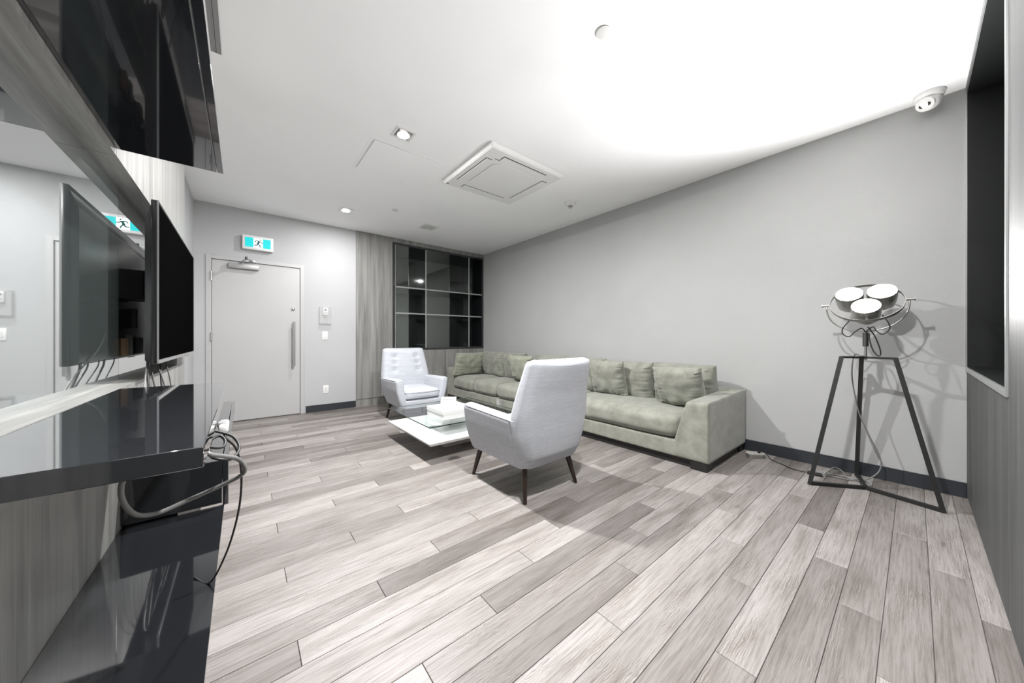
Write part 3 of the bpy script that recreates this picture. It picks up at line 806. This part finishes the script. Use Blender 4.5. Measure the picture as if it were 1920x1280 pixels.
# adapter and cables under the shelf's front edge
def cable(name, label, pts, r, m, group=None, sub=10, n=8):
    o = link(name, tube(new(), pts, r, n, sub=sub), m, None, origin=pts[-1], smooth='all')
    return tag(o, label, 'cable', group)
pa = thing('power_adapter', 'white power adapter plugged in under the front edge of the media shelf', 'adapter', (-0.04, 1.19, 0.83))
boxo('adapter_body', M['white'], pa, -0.0505, -0.0306, 1.1475, 1.239, 0.8310, 0.8500, 0.005, 2)
boxo('adapter_plug', M['midgrey'], pa, -0.0535, -0.0350, 1.174, 1.205, 0.841, 0.8534, 0.002, 1)
cable('thick_cable', 'thick grey cable looping out under the media shelf', [(-0.0765, 0.9945, 0.8490), (-0.0574, 0.9563, 0.8329), (-0.0344, 0.9792, 0.8161), (-0.0092, 1.0022, 0.7970), (0.0031, 1.0174, 0.7679), (-0.0061, 1.0251, 0.7495), (-0.0459, 1.0404, 0.7296), (-0.0956, 1.0404, 0.7143), (-0.1415, 1.0328, 0.7036), (-0.1721, 1.0174, 0.7166), (-0.1874, 1.0022, 0.7587), (-0.1821, 0.9869, 0.8046), (-0.1530, 0.9792, 0.8490)], 0.0046, M['greycable'], n=12)
cable('thin_cable', 'thin black cable hanging from the white adapter to the base unit', [(-0.0421, 1.1781, 0.8329), (-0.0344, 1.1475, 0.8161), (-0.0153, 1.1628, 0.7816), (-0.0046, 1.1934, 0.7128), (-0.0061, 1.2240, 0.6210), (-0.0191, 1.2546, 0.5292), (-0.0421, 1.2852, 0.4374), (-0.0765, 1.3158, 0.3594), (-0.1147, 1.3770, 0.3578)], 0.0026, M['rubber'])
cable('looped_cable', 'small black cable coil tucked behind the thick grey cable', [(-0.0842, 1.0404, 0.8490), (-0.0612, 1.0251, 0.8314), (-0.0383, 1.0404, 0.8214), (-0.0344, 1.0710, 0.8291), (-0.0459, 1.0863, 0.8390), (-0.0612, 1.0710, 0.8314), (-0.0574, 1.0251, 0.8084), (-0.0229, 1.0251, 0.7939), (-0.0077, 1.0710, 0.8061), (-0.0229, 1.1169, 0.8276), (-0.0612, 1.1169, 0.8490)], 0.0032, M['rubber'])

# ================================================================== built-in cabinetry beside the camera
bc = thing('built_in_cabinet', 'tall grey wood built-in cabinetry with an open black niche', 'cabinet', (1.8, YB, 0))
KX0, KX1, KZ0, KZ1, KD = 2.245, XR - 0.022, 0.888, 2.725, 0.42
boxo('niche_back', M['nicheblack'], bc, KX0, KX1, YB - KD - 0.02, YB - KD, KZ0 - 0.03, ZC - 0.002)
boxo('niche_side', M['nicheblack'], bc, KX1, XR - 0.001, YB - KD, YB - 0.001, KZ0 - 0.03, ZC - 0.002)
boxo('niche_side', M['nicheblack'], bc, KX0 - 0.02, KX0, YB - KD, YB - 0.001, KZ0 - 0.03, ZC - 0.002)
boxo('niche_top', M['nicheblack'], bc, KX0, KX1, YB - KD, YB - 0.001, KZ1, ZC - 0.002)
boxo('niche_floor', M['nicheblack'], bc, KX0, KX1, YB - KD, YB - 0.001, KZ0 - 0.03, KZ0)
bm = new()
box(bm, KX0 - 0.022, KX0, YB - 0.001, YB + 0.006, KZ0 - 0.03, ZC - 0.002)
box(bm, KX0, XR - 0.001, YB - 0.001, YB + 0.006, KZ0 - 0.03, KZ0)
box(bm, KX0, XR - 0.001, YB - 0.001, YB + 0.006, ZC - 0.02, ZC - 0.002)
box(bm, XR - 0.008, XR - 0.001, YB - 0.001, YB + 0.006, KZ0, ZC - 0.02)
link('niche_frame', bm, M['edge'], bc)
def kdoor(x0, x1, z0, z1):
    boxo('cabinet_door', M['woodback'], bc, x0 + 0.0015, x1 - 0.0015, YB - 0.02, YB, z0, z1, 0.001, 1)
for (a, b) in ((2.223, 2.74), (2.74, 3.26), (3.26, XR - 0.001)): kdoor(a, b, 0.02, KZ0 - 0.033)
for (a, b) in ((1.62, 2.221), (1.02, 1.62), (0.42, 1.02), (-0.10, 0.42), (XL + 0.002, -0.10)): kdoor(a, b, 0.02, ZC - 0.002)
boxo('carcass', M['nicheblack'], bc, XL + 0.002, 2.221, YB - 0.44, YB - 0.022, 0.0, ZC - 0.002)
boxo('carcass', M['nicheblack'], bc, 2.223, XR - 0.001, YB - 0.44, YB - 0.022, 0.0, KZ0 - 0.034)

# ================================================================== sectional sofa (two units)
SXF, SXB = 2.86, 3.768
def sofa(name, label, y0, y1, arm_near, seats, backs, foot_ys):
    t = thing(name, label, 'sofa', ((SXF + SXB) / 2, (y0 + y1) / 2, 0))
    ya, yb = (y0 + 0.03, y1 - 0.004) if arm_near else (y0 + 0.004, y1 - 0.03)
    bm = soft(new(), (SXF, y0 + 0.002, 0.068), (SXB, y1 - 0.002, 0.212), 0.018, 10, wob=0.001)
    link('base_frame', bm, M['suede'], t, smooth='all')
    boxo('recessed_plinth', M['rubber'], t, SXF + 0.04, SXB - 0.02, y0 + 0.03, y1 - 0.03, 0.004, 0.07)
    for (fy, fx) in foot_ys:
        boxo('foot', M['blackmetal'], t, fx, fx + 0.11, fy, fy + 0.13, 0.0, 0.069, 0.003, 1)
    # arm: vertical outside, sloping inside
    s = 1 if arm_near else -1; yo = y0 if arm_near else y1
    def arm_x(v):
        return v
    bm = soft(new(), (SXF - 0.002, 0, 0.068), (SXB, 1, 0.562), 0.022, 16)
    for v in bm.verts:
        z = v.co.z; fy = v.co.y            # 0 outside .. 1 inside
        k = max(0, min(1, (z - 0.20) / 0.36)); wd = 0.275 - 0.105 * k
        depth = (v.co.x - SXF) / (SXB - SXF)
        v.co.z = z + (0.03 * depth if z > 0.4 else 0) + (-0.012 * fy if z > 0.5 else 0)
        v.co.y = yo + s * (fy * wd)
        v.co += noise.noise_vector(v.co * 4) * 0.003
    # soften the sideways scale of the rounding
    link('arm', bm, M['suede'], t, smooth='all')
    bm = soft(new(), (SXB - 0.20, y0 + 0.01, 0.20), (SXB, y1 - 0.01, 0.60), 0.035, 12, wob=0.003)
    link('back_frame', bm, M['suede'], t, smooth='all')
    for k, (a, b) in enumerate(seats):
        bm = soft(new(), (SXF - 0.018, a + 0.004, 0.214), (SXB - 0.20, b - 0.004, 0.418), 0.075, 18, bulge=(0.015, 0.0, 0.022), wob=0.006, seed=k + len(name), wscale=4)
        link('seat_cushion', bm, M['suede'], t, smooth='all')
    for k, (a, b, dx, dz, tl) in enumerate(backs):
        Mx = Matrix.Translation((3.475 + dx, (a + b) / 2, 0.605 + dz)) @ Matrix.Rotation(PI / 2, 4, 'Z') @ Matrix.Rotation(tl, 4, 'X')
        bm = pillow(new(), (b - a) * 1.03, 0.44, 0.26, Mx, 44, seed=k + 3 * len(name), wr=0.05, pinch=0.03, p=4.5)
        link('back_cushion', bm, M['suede'], t, smooth='all')
    return t
sofa('sofa', 'olive grey suede sofa unit nearer the floor lamp, arm toward the lamp', 1.035, 3.868, True,
     [(1.27, 2.565), (2.565, 3.866)],
     [(1.20, 1.80, 0.03, 0.0, -0.16), (1.80, 2.40, 0.0, -0.005, -0.18), (2.40, 3.02, 0.0, 0.01, -0.16), (3.02, 3.64, 0.0, 0.015, -0.17)],
     [(1.05, SXF + 0.01), (1.05, SXB - 0.12), (3.70, SXF + 0.01)])
sofa('sofa', 'olive grey suede sofa unit in the corner under the display shelf', 3.876, 5.36, False,
     [(3.878, 4.48), (4.48, 5.13)],
     [(3.78 + 0.10, 4.40, 0.0, 0.02, -0.17), (4.40, 5.02, 0.0, 0.02, -0.15)],
     [(5.21, SXF + 0.01), (3.90, SXF + 0.01)])
def throw(label, loc, wd, ht, th_, rz, tilt, seed, m='suede2', roll=0.0):
    Mx = Matrix.Rotation(rz, 4, 'Z') @ Matrix.Rotation(tilt, 4, 'X') @ Matrix.Rotation(roll, 4, 'Y')
    bm = pillow(new(), wd, ht, th_, Mx, 48, seed=seed, wr=0.038, pinch=0.06, p=3.2)
    o = link('throw_pillow', bm, M[m], None, origin=(0, 0, 0), smooth='all'); o.location = loc
    # stitched seam along the edge
    return tag(o, label, 'pillow', None)
throw('square sage pillow leaning on the sofa arm nearest the corner', (3.10, 5.005, 0.630), 0.60, 0.42, 0.17, 0.05, 0.28, 3)
throw('sage throw pillow against the backrest of the corner sofa unit, beside its inner end', (3.270, 3.74, 0.628), 0.48, 0.41, 0.16, PI / 2 + 0.12, -0.30, 5)
throw('olive throw pillow in the middle of the sofa, next to the pale armchair', (3.275, 2.25, 0.628), 0.46, 0.41, 0.16, PI / 2, -0.26, 8, 'suede')
throw('crumpled olive throw pillow beside the sofa arm by the floor lamp', (3.215, 1.415, 0.622), 0.46, 0.40, 0.17, PI / 2 - 0.02, -0.34, 13, 'suede', 0.05)

# ================================================================== armchairs
def ell(pts_half_w, y_r, y_f, rad_r, rad_f, n=10):
    """rounded rectangle outline in plan, counter-clockwise"""
    out = []
    for (cx, cy, r, a0) in ((pts_half_w - rad_f, y_f - rad_f, rad_f, 0), (-pts_half_w + rad_f, y_f - rad_f, rad_f, PI / 2), (-pts_half_w + rad_r, y_r + rad_r, rad_r, PI), (pts_half_w - rad_r, y_r + rad_r, rad_r, 1.5 * PI)):
        for k in range(n + 1):
            a = a0 + k / n * PI / 2
            out.append((cx + r * math.cos(a), cy + r * math.sin(a)))
    return out
def interp(tab, z):
    for (z0, *a), (z1, *b) in zip(tab[:-1], tab[1:]):
        if z <= z1:
            t = (z - z0) / (z1 - z0); t = max(0, min(1, t))
            return [p + (q - p) * t for p, q in zip(a, b)]
    return tab[-1][1:]
def smooth_tab(tab, z):
    h = 0.03
    A = [interp(tab, z + d) for d in (-h, -h / 2, 0, h / 2, h)]
    return [sum(q) / 5 for q in zip(*A)]
BACK = [  # z, half width, rear y, thickness
    (0.20, 0.255, -0.315, 0.16), (0.30, 0.295, -0.345, 0.16), (0.42, 0.327, -0.36, 0.155), (0.56, 0.332, -0.375, 0.15), (0.72, 0.312, -0.40, 0.135), (0.86, 0.292, -0.43, 0.12), (0.94, 0.282, -0.445, 0.11)]
BTN = [(sx * x, z) for (x, z) in ((0.150, 0.835), (0.158, 0.745), (0.166, 0.655)) for sx in (-1, 1)]
def armchair(label):
    t = thing('armchair', label, 'armchair', (0, 0, 0), 'pale blue-grey armchairs at the coffee table')
    # backrest
    bm = new(); rings = []
    Z0, Z1 = 0.205, 0.940
    zs = [Z0 + (Z1 - Z0) * k / 44 for k in range(45)]
    for z in zs:
        hw, yr, tk = smooth_tab(BACK, z)
        ins = 0.0; r = 0.035
        if z > Z1 - r: q = (z - (Z1 - r)) / r; ins = r * (1 - math.sqrt(max(0, 1 - q * q)))
        if z < Z0 + 0.03: q = ((Z0 + 0.03) - z) / 0.03; ins = max(ins, 0.03 * (1 - math.sqrt(max(0, 1 - q * q))))
        hw2 = hw - ins * 1.3; y0 = yr + ins; y1 = yr + tk - ins
        # concave top seen from behind, slight crown
        ring = []
        o = ell(hw2, y0, y1, min(0.085, (y1 - y0) * 0.48), min(0.045, (y1 - y0) * 0.45), 8)
        # densify the front and rear runs
        P = []
        m = len(o)
        for i in range(m):
            a, b = o[i], o[(i + 1) % m]; d = math.hypot(a[0] - b[0], a[1] - b[1]); s = max(1, int(round(d / 0.022))) if d > 0.2 else 1
            s = 22 if d > 0.2 else 1
            for k in range(s): P.append((a[0] + (b[0] - a[0]) * k / s, a[1] + (b[1] - a[1]) * k / s))
        for (x, y) in P:
            zz = z
            if z > 0.7: zz = z + (z - 0.7) / 0.24 * (0.02 * (x / 0.28) ** 2 - 0.012)
            if y > yr + tk * 0.55:
                y += 0.022 * max(0, 1 - (x / hw2) ** 2) * (1 if z < 0.9 else (0.94 - z) / 0.04)
                for (bx, bz) in BTN:
                    d2 = ((x - bx) ** 2 + (z - bz) ** 2)
                    y -= 0.028 * math.exp(-d2 / (2 * 0.022 ** 2))
            else:
                y -= 0.03 * max(0, 1 - (x / hw2) ** 2) * max(0, min(1, (z - 0.21) / 0.08))
            ring.append(bm.verts.new((x, y, zz)))
        rings.append(ring)
    n = len(rings[0])
    for a, b in zip(rings[:-1], rings[1:]):
        for i in range(n): bm.faces.new((a[i], a[(i + 1) % n], b[(i + 1) % n], b[i]))
    bm.faces.new(rings[0][::-1]); bm.faces.new(rings[-1])
    bk = link('backrest', bm, M['chair'], t, smooth='all')
    for (bx, bz) in BTN:
        hw, yr, tk = smooth_tab(BACK, bz)
        yy = yr + tk + 0.022 * (1 - (bx / hw) ** 2) - 0.026
        b2 = lathe(new(), (bx, yy, bz), (0, 1, 0.2), [(0.012, 0), (0.013, 0.004), (0.010, 0.009), (0.004, 0.0105)], 16)
        link('button', b2, M['chair'], bk, smooth='all')
    # piping round the rear edge of the top
    pts = []
    for k in range(13):
        x = -0.262 + 0.524 * k / 12
        pts.append((x, -0.436 - 0.03 * (1 - (x / 0.28) ** 2) + 0.05 * (abs(x) / 0.262) ** 8, 0.908 + 0.016 * (x / 0.28) ** 2 - 0.012))
    link('piping', tube(new(), pts, 0.0035, 6, sub=4), M['piping'], bk, smooth='all')
    # arms
    AT = [(0.205, 0.262, 0.315), (0.30, 0.300, 0.325), (0.42, 0.330, 0.330), (0.575, 0.346, 0.335)]
    for s in (-1, 1):
        bm = new(); rings = []
        Za, Zb = 0.205, 0.578; K = 26
        for k in range(K + 1):
            z = Za + (Zb - Za) * k / K
            ow, yf = smooth_tab(AT, z)
            thick = 0.095 + 0.012 * (z - Za)
            r = 0.03; ins = 0.0
            if z > Zb - r: q = (z - (Zb - r)) / r; ins = r * (1 - math.sqrt(max(0, 1 - q * q)))
            if z < Za + r: q = ((Za + r) - z) / r; ins = max(ins, r * (1 - math.sqrt(max(0, 1 - q * q))))
            x1, x0 = ow - ins, ow - thick + ins * 0.8
            o = []
            hw = (x1 - x0) / 2; cx = (x0 + x1) / 2
            for (x, y) in ell(hw, -0.27, yf - ins, min(hw * 0.6, 0.03), min(hw * 0.8, 0.035), 6):
                dz = -0.02 * (0.335 - y) / 0.6 * max(0, (z - 0.4) / 0.18)
                o.append(bm.verts.new((s * (cx + x), y, z + dz)))
            rings.append(o)
        n = len(rings[0])
        for a, b in zip(rings[:-1], rings[1:]):
            for i in range(n): bm.faces.new((a[i], a[(i + 1) % n], b[(i + 1) % n], b[i]))
        bm.faces.new(rings[0][::-1]); bm.faces.new(rings[-1])
        ar = link('arm', bm, M['chair'], t, smooth='all')
        pts = [(s * 0.3405, y, 0.563 - 0.018 * (0.335 - y) / 0.6) for y in (-0.30, -0.1, 0.1, 0.27)] + [(s * 0.328, 0.318, 0.561), (s * 0.295, 0.3325, 0.561), (s * 0.262, 0.325, 0.561)]
        link('piping', tube(new(), pts, 0.0032, 6, sub=6), M['piping'], ar, smooth='all')
    # front rail and seat deck
    bm = soft(new(), (-0.245, -0.28, 0.208), (0.245, 0.322, 0.315), 0.022, 10)
    link('seat_rail', bm, M['chair'], t, smooth='all')
    bm = soft(new(), (-0.232, -0.235, 0.318), (0.232, 0.318, 0.432), 0.042, 16, bulge=(0, 0.012, 0.022), wob=0.002, seed=2)
    cu = link('seat_cushion', bm, M['chair'], t, smooth='all')
    for z in (0.408, 0.342):
        pts = [(-0.228, -0.15, z), (-0.230, 0.1, z), (-0.226, 0.285, z), (-0.19, 0.322, z), (0, 0.336, z), (0.19, 0.322, z), (0.226, 0.285, z), (0.230, 0.1, z), (0.228, -0.15, z)]
        link('piping', tube(new(), pts, 0.0035, 6, sub=6), M['piping'], cu, smooth='all')
    for sx in (-1, 1):
        for sy in (-1, 1):
            bm = lathe(new(), (sx * 0.212, sy * 0.258, 0.225), (sx * 0.042, sy * 0.052, -0.225), [(0.0215, 0), (0.0195, 0.08), (0.0135, 0.2325)], 18)
            for v in bm.verts:
                if v.co.z < 0.012: v.co.z = 0.0
            link('leg', bm, M['darkwood'], t, smooth=True)
    return t
ch = armchair('pale blue-grey armchair with its plain back toward the built-in cabinets')
ch.location = (1.675, 1.917, 0)
dup(ch, (1.762, 4.236, 0), PI - 0.02, 'pale blue-grey armchair with six-button back beside the wood wall panel')

# ================================================================== coffee table and what is on it
TBX0, TBX1, TBY0, TBY1 = 1.22, 2.25, 2.60, 3.635
tb = thing('coffee_table', 'low white coffee table with a clear glass top', 'coffee table', (1.735, 3.12, 0))
boxo('plinth', M['tablewhite'], tb, 1.54, 1.95, 2.94, 3.30, 0.0, 0.15, 0.003, 2)
bm = box(new(), TBX0, TBX1, TBY0, TBY1, 0.150, 0.180)
for v in bm.verts:
    if v.co.z < 0.16: v.co.x = 1.735 + (v.co.x - 1.735) * 0.965; v.co.y = 3.1175 + (v.co.y - 3.1175) * 0.965
bmesh.ops.bevel(bm, geom=bm.edges[:], offset=0.004, segments=2, affect='EDGES')
link('lower_top', bm, M['tablewhite'], tb, smooth=True)
boxo('support_block', M['tablewhite'], tb, 1.62, 1.88, 2.98, 3.26, 0.180, 0.312, 0.002, 1)
gt = boxo('glass_top', M['glass'], tb, TBX0 + 0.005, TBX1 - 0.005, TBY0 + 0.005, TBY1 - 0.005, 0.3125, 0.322)
gt.data.materials.append(M['glassedge'])
for p in gt.data.polygons:
    if abs(p.normal.z) < 0.5: p.material_index = 1
bx = thing('storage_box', 'white lidded box on the glass coffee table', 'box', (1.60, 2.92, 0.322))
boxo('box_body', M['whitemat'], bx, 1.428, 1.775, 2.748, 3.092, 0.3222, 0.372, 0.002, 1)
boxo('box_lid', M['whitemat'], bx, 1.424, 1.779, 2.744, 3.096, 0.368, 0.404, 0.003, 1)
sg = thing('table_sign', 'small white printed card holder propped on the lidded box', 'sign', (1.66, 3.0, 0.404))
# leaning card facing the camera corner of the table
R = Matrix.Translation((1.60, 2.97, 0.446)) @ Matrix.Rotation(-0.62, 4, 'Z') @ Matrix.Rotation(-0.85, 4, 'X')
bm = box(new(), -0.075, 0.075, -0.002, 0.002, -0.055, 0.055); bm.transform(R)
cd = link('card', bm, M['paper'], sg)
bm = box(new(), -0.075, 0.075, -0.003, 0.003, -0.045, 0.045); bm.transform(Matrix.Translation((1.622, 3.0, 0.446)) @ Matrix.Rotation(-0.62, 4, 'Z') @ Matrix.Rotation(0.75, 4, 'X'))
link('easel_back', bm, M['paper'], sg)
for k in range(5):
    bm = box(new(), -0.055, 0.055 - 0.012 * (k % 2), -0.0026, -0.0021, 0.022 - k * 0.016, 0.026 - k * 0.016); bm.transform(R)
    link('printed_line', bm, M['ink'], cd)

# ================================================================== floor lamp
lc = Vector((3.447, 0.223, 0))
feet = [Vector((3.242, 0.492, 0)), Vector((3.358, -0.112, 0)), Vector((3.742, 0.290, 0))]
fl = thing('floor_lamp', 'black tripod floor lamp with three round spotlights lit', 'floor lamp', lc)
ZT = 0.947; bw = 0.024
for f in feet:
    tp = lc + (f - lc) * 0.42; tp.z = ZT
    bm = new(); bar(bm, f + Vector((0, 0, 0.004)), tp, bw, bw)
    link('leg', bm, M['blackmetal'], fl)
    bm = new(); bar(bm, Vector((lc.x, lc.y, 0.012)), f + Vector((0, 0, 0.012)), bw, bw)
    link('base_bar', bm, M['blackmetal'], fl)
    bm = new(); bar(bm, Vector((lc.x, lc.y, ZT - 0.004)), tp + Vector((0, 0, -0.004)), bw, 0.014)
    link('top_bar', bm, M['blackmetal'], fl)
link('stem', cyl(new(), (lc.x, lc.y, ZT - 0.02), (lc.x, lc.y, 1.03), 0.008), M['gunmetal'], fl, smooth=True)
link('stem_socket', cyl(new(), (lc.x, lc.y, 1.022), (lc.x, lc.y, 1.120), 0.0155), mat('socket_grey', (0.12, 0.12, 0.115), 0.35, metal=0.8), fl, smooth=True)
hc = Vector((lc.x, lc.y, 1.335))
toc = Vector((-lc.x, -lc.y, 0)).normalized()
tilt = math.radians(47)
nrm = (toc * math.sin(tilt) + Vector((0, 0, math.cos(tilt))))
rgt = Vector((-toc.y, toc.x, 0)) * -1.0       # image right as seen from the camera
rgt = Vector((toc.y, -toc.x, 0)); 
if rgt.dot(Vector((math.cos(-YAW), math.sin(-YAW), 0))) < 0: rgt = -rgt
roll = Matrix.Rotation(math.radians(-2.2), 3, toc)
if (roll @ rgt).z < 0: roll = Matrix.Rotation(math.radians(2.2), 3, toc)
rgt = roll @ rgt; nrm = (roll @ nrm).normalized()
upv = nrm.cross(rgt)
if upv.dot(toc) > 0: upv = -upv
# hoop
bm = new(); N = 64; A = []
for (r, h) in ((0.186, -0.010), (0.186, 0.010), (0.183, 0.010), (0.183, -0.010)):
    A.append([bm.verts.new(hc + nrm * h + (rgt * math.cos(2 * PI * k / N) + upv * math.sin(2 * PI * k / N)) * r) for k in range(N)])
for q in range(4):
    for k in range(N): bm.faces.new((A[q][k], A[q][(k + 1) % N], A[(q + 1) % 4][(k + 1) % N], A[(q + 1) % 4][k]))
link('hoop', bm, M['gunmetal'], fl, smooth=True)
for k, (a, b) in enumerate(((-0.080, 0.046), (0.080, 0.046), (0.0, -0.092))):
    c0 = hc + rgt * a + upv * b
    can = link('lamp_can', lathe(new(), c0, nrm, [(0.02, -0.092), (0.044, -0.088), (0.062, -0.066), (0.071, -0.03), (0.074, 0.015), (0.074, 0.054), (0.071, 0.056), (0.0695, 0.050)], 40), M['gunmetal'], fl, smooth=True)
    link('bulb_face', lathe(new(), c0, nrm, [(0.069, 0.043), (0.069, 0.050), (0.042, 0.058), (0.008, 0.061)], 40), M['lampglow'], can, smooth=True)
    Ls = bpy.data.lights.new('spot_bulb', 'SPOT'); Ls.energy = SPOT_W; Ls.spot_size = math.radians(140); Ls.spot_blend = 1.0; Ls.shadow_soft_size = 0.05; Ls.color = (1.0, 0.985, 0.985)
    lo = bpy.data.objects.new('spot_bulb', Ls); C.objects.link(lo); lo.parent = fl
    lo.location = c0 + nrm * 0.068 - lc; lo.rotation_euler = nrm.to_track_quat('-Z', 'Y').to_euler()
    link('can_bracket', bar(new(), c0 + (rgt * a + upv * b).normalized() * 0.07, hc + (rgt * a + upv * b).normalized() * 0.184, 0.012, 0.02), M['gunmetal'], can)
# yoke and knobs
yk = []
for k in range(33):
    an = PI * k / 32
    p = hc - rgt * 0.203 * math.cos(an)
    p.z = (hc - rgt * 0.203 * math.cos(an)).z - 0.205 * math.sin(an) ** 0.8
    yk.append(p)
link('yoke', tube(new(), yk, 0.0045, 8, raw=True), M['gunmetal'], fl, smooth='all')
for s in (-1, 1):
    k0 = link('tilt_knob', cyl(new(), hc + rgt * s * 0.184, hc + rgt * s * 0.222, 0.008, n=16), M['gunmetal'], fl, smooth=True)
    link('knob_cap', cyl(new(), hc + rgt * s * 0.222, hc + rgt * s * 0.228, 0.013, n=18), M['gunmetal'], k0, smooth=True)
# lamp wiring loops
def R3(a, z, b=0.0): a *= 0.68; return Vector((lc.x, lc.y, z)) + rgt * a + toc * b
top = R3(0, 1.125, 0.012)
for pts in ([R3(-0.10, 1.225, 0.04), R3(-0.165, 1.16, 0.04), R3(-0.165, 1.115, 0.04), R3(-0.12, 1.095, 0.04), R3(-0.075, 1.13, 0.03), R3(-0.03, 1.152, 0.02), top],
            [R3(0.115, 1.24, 0.02), R3(0.155, 1.185, 0.03), R3(0.165, 1.14, 0.03), R3(0.12, 1.105, 0.03), R3(0.08, 1.125, 0.03), R3(0.05, 1.158, 0.02), top],
            [R3(0.015, 1.16, 0.10), R3(0.06, 1.10, 0.06), R3(0.095, 1.02, 0.04), R3(0.105, 0.97, 0.03), R3(0.09, 0.955, 0.03), R3(0.055, 0.99, 0.03), R3(0.03, 1.06, 0.03), R3(0.025, 1.11, 0.02), top]):
    link('lamp_wire', tube(new(), pts, 0.0035, 8, sub=8), M['rubber'], fl, smooth='all')
back_top = lc + (feet[2] - lc) * 0.42
cordp = [(lc.x - 0.02, lc.y + 0.02, ZT + 0.006), (back_top.x - 0.05, back_top.y + 0.03, ZT + 0.012), (back_top.x - 0.04, back_top.y + 0.045, ZT - 0.06), (3.59, 0.30, 0.75), (3.63, 0.27, 0.52), (3.65, 0.215, 0.34), (3.665, 0.165, 0.20), (3.66, 0.165, 0.10), (3.62, 0.22, 0.03), (3.57, 0.30, 0.007), (3.55, 0.40, 0.006), (3.57, 0.50, 0.006)]
cd_ = link('lamp_cord', tube(new(), cordp, 0.0045, 8, sub=10), M['greycable'], fl, smooth='all')
swb = boxo('cord_switch', M['rubber'], fl, 3.475, 3.515, 0.455, 0.545, 0.001, 0.022, 0.007, 2, label='black inline foot switch')
boxo('switch_button', M['darkgrey'], swb, 3.485, 3.505, 0.475, 0.505, 0.0215, 0.026, 0.002, 1)
link('mains_cord', tube(new(), [(3.602, 0.893, 0.058), (3.63, 0.85, 0.050), (3.62, 0.80, 0.006), (3.55, 0.70, 0.005), (3.50, 0.63, 0.005), (3.492, 0.55, 0.010)], 0.0035, 8, sub=10), M['rubber'], fl, smooth='all')
link('cord_loop', tube(new(), [(3.50, 0.455, 0.012), (3.56, 0.42, 0.05), (3.60, 0.40, 0.065), (3.62, 0.36, 0.045), (3.62, 0.33, 0.006), (3.58, 0.26, 0.0055), (3.53, 0.24, 0.0055), (3.56, 0.20, 0.0055), (3.63, 0.25, 0.0055), (3.60, 0.44, 0.0055), (3.515, 0.50, 0.011)], 0.0042, 8, sub=10), M['midgrey'], fl, smooth='all', label='pale grey cord loop')
# oval floor socket
os_ = thing('floor_socket', 'oval brushed metal pop-up floor socket by the sofa', 'outlet', (3.60, 0.915, 0))
def stadium(L, r, z, n=14):
    out = []
    for k in range(n + 1): a = -PI / 2 + PI * k / n; out.append((L + r * math.cos(a), r * math.sin(a), z))
    for k in range(n + 1): a = PI / 2 + PI * k / n; out.append((-L + r * math.cos(a), r * math.sin(a), z))
    return out
Ro = Matrix.Translation((3.60, 0.915, 0)) @ Matrix.Rotation(math.radians(-48), 4, 'Z')
bm = prism(new(), stadium(0.035, 0.040, 0.0), (0, 0, 0.036)); bm.transform(Ro); link('socket_body', bm, M['gunmetal'], os_, smooth=True)
bm = prism(new(), stadium(0.036, 0.042, 0.036), (0, 0, 0.006)); bm.transform(Ro); tp_ = link('socket_top', bm, mat('satin_nickel', (0.62, 0.60, 0.57), 0.35, metal=0.3), os_, smooth=True)
for dx, dy in ((-0.035, 0.008), (-0.035, -0.008), (-0.01, 0.008), (-0.01, -0.008)):
    bm = box(new(), dx - 0.004, dx + 0.004, dy - 0.0012, dy + 0.0012, 0.0418, 0.0426); bm.transform(Ro); link('socket_slot', bm, M['rubber'], tp_)
bm = box(new(), 0.018, 0.038, -0.011, 0.011, 0.0421, 0.064, 0.004, 2); bm.transform(Ro); link('plug', bm, M['rubber'], fl, smooth=True)

# clean helper properties
for o in bpy.data.objects:
    if '_o' in o: del o['_o']
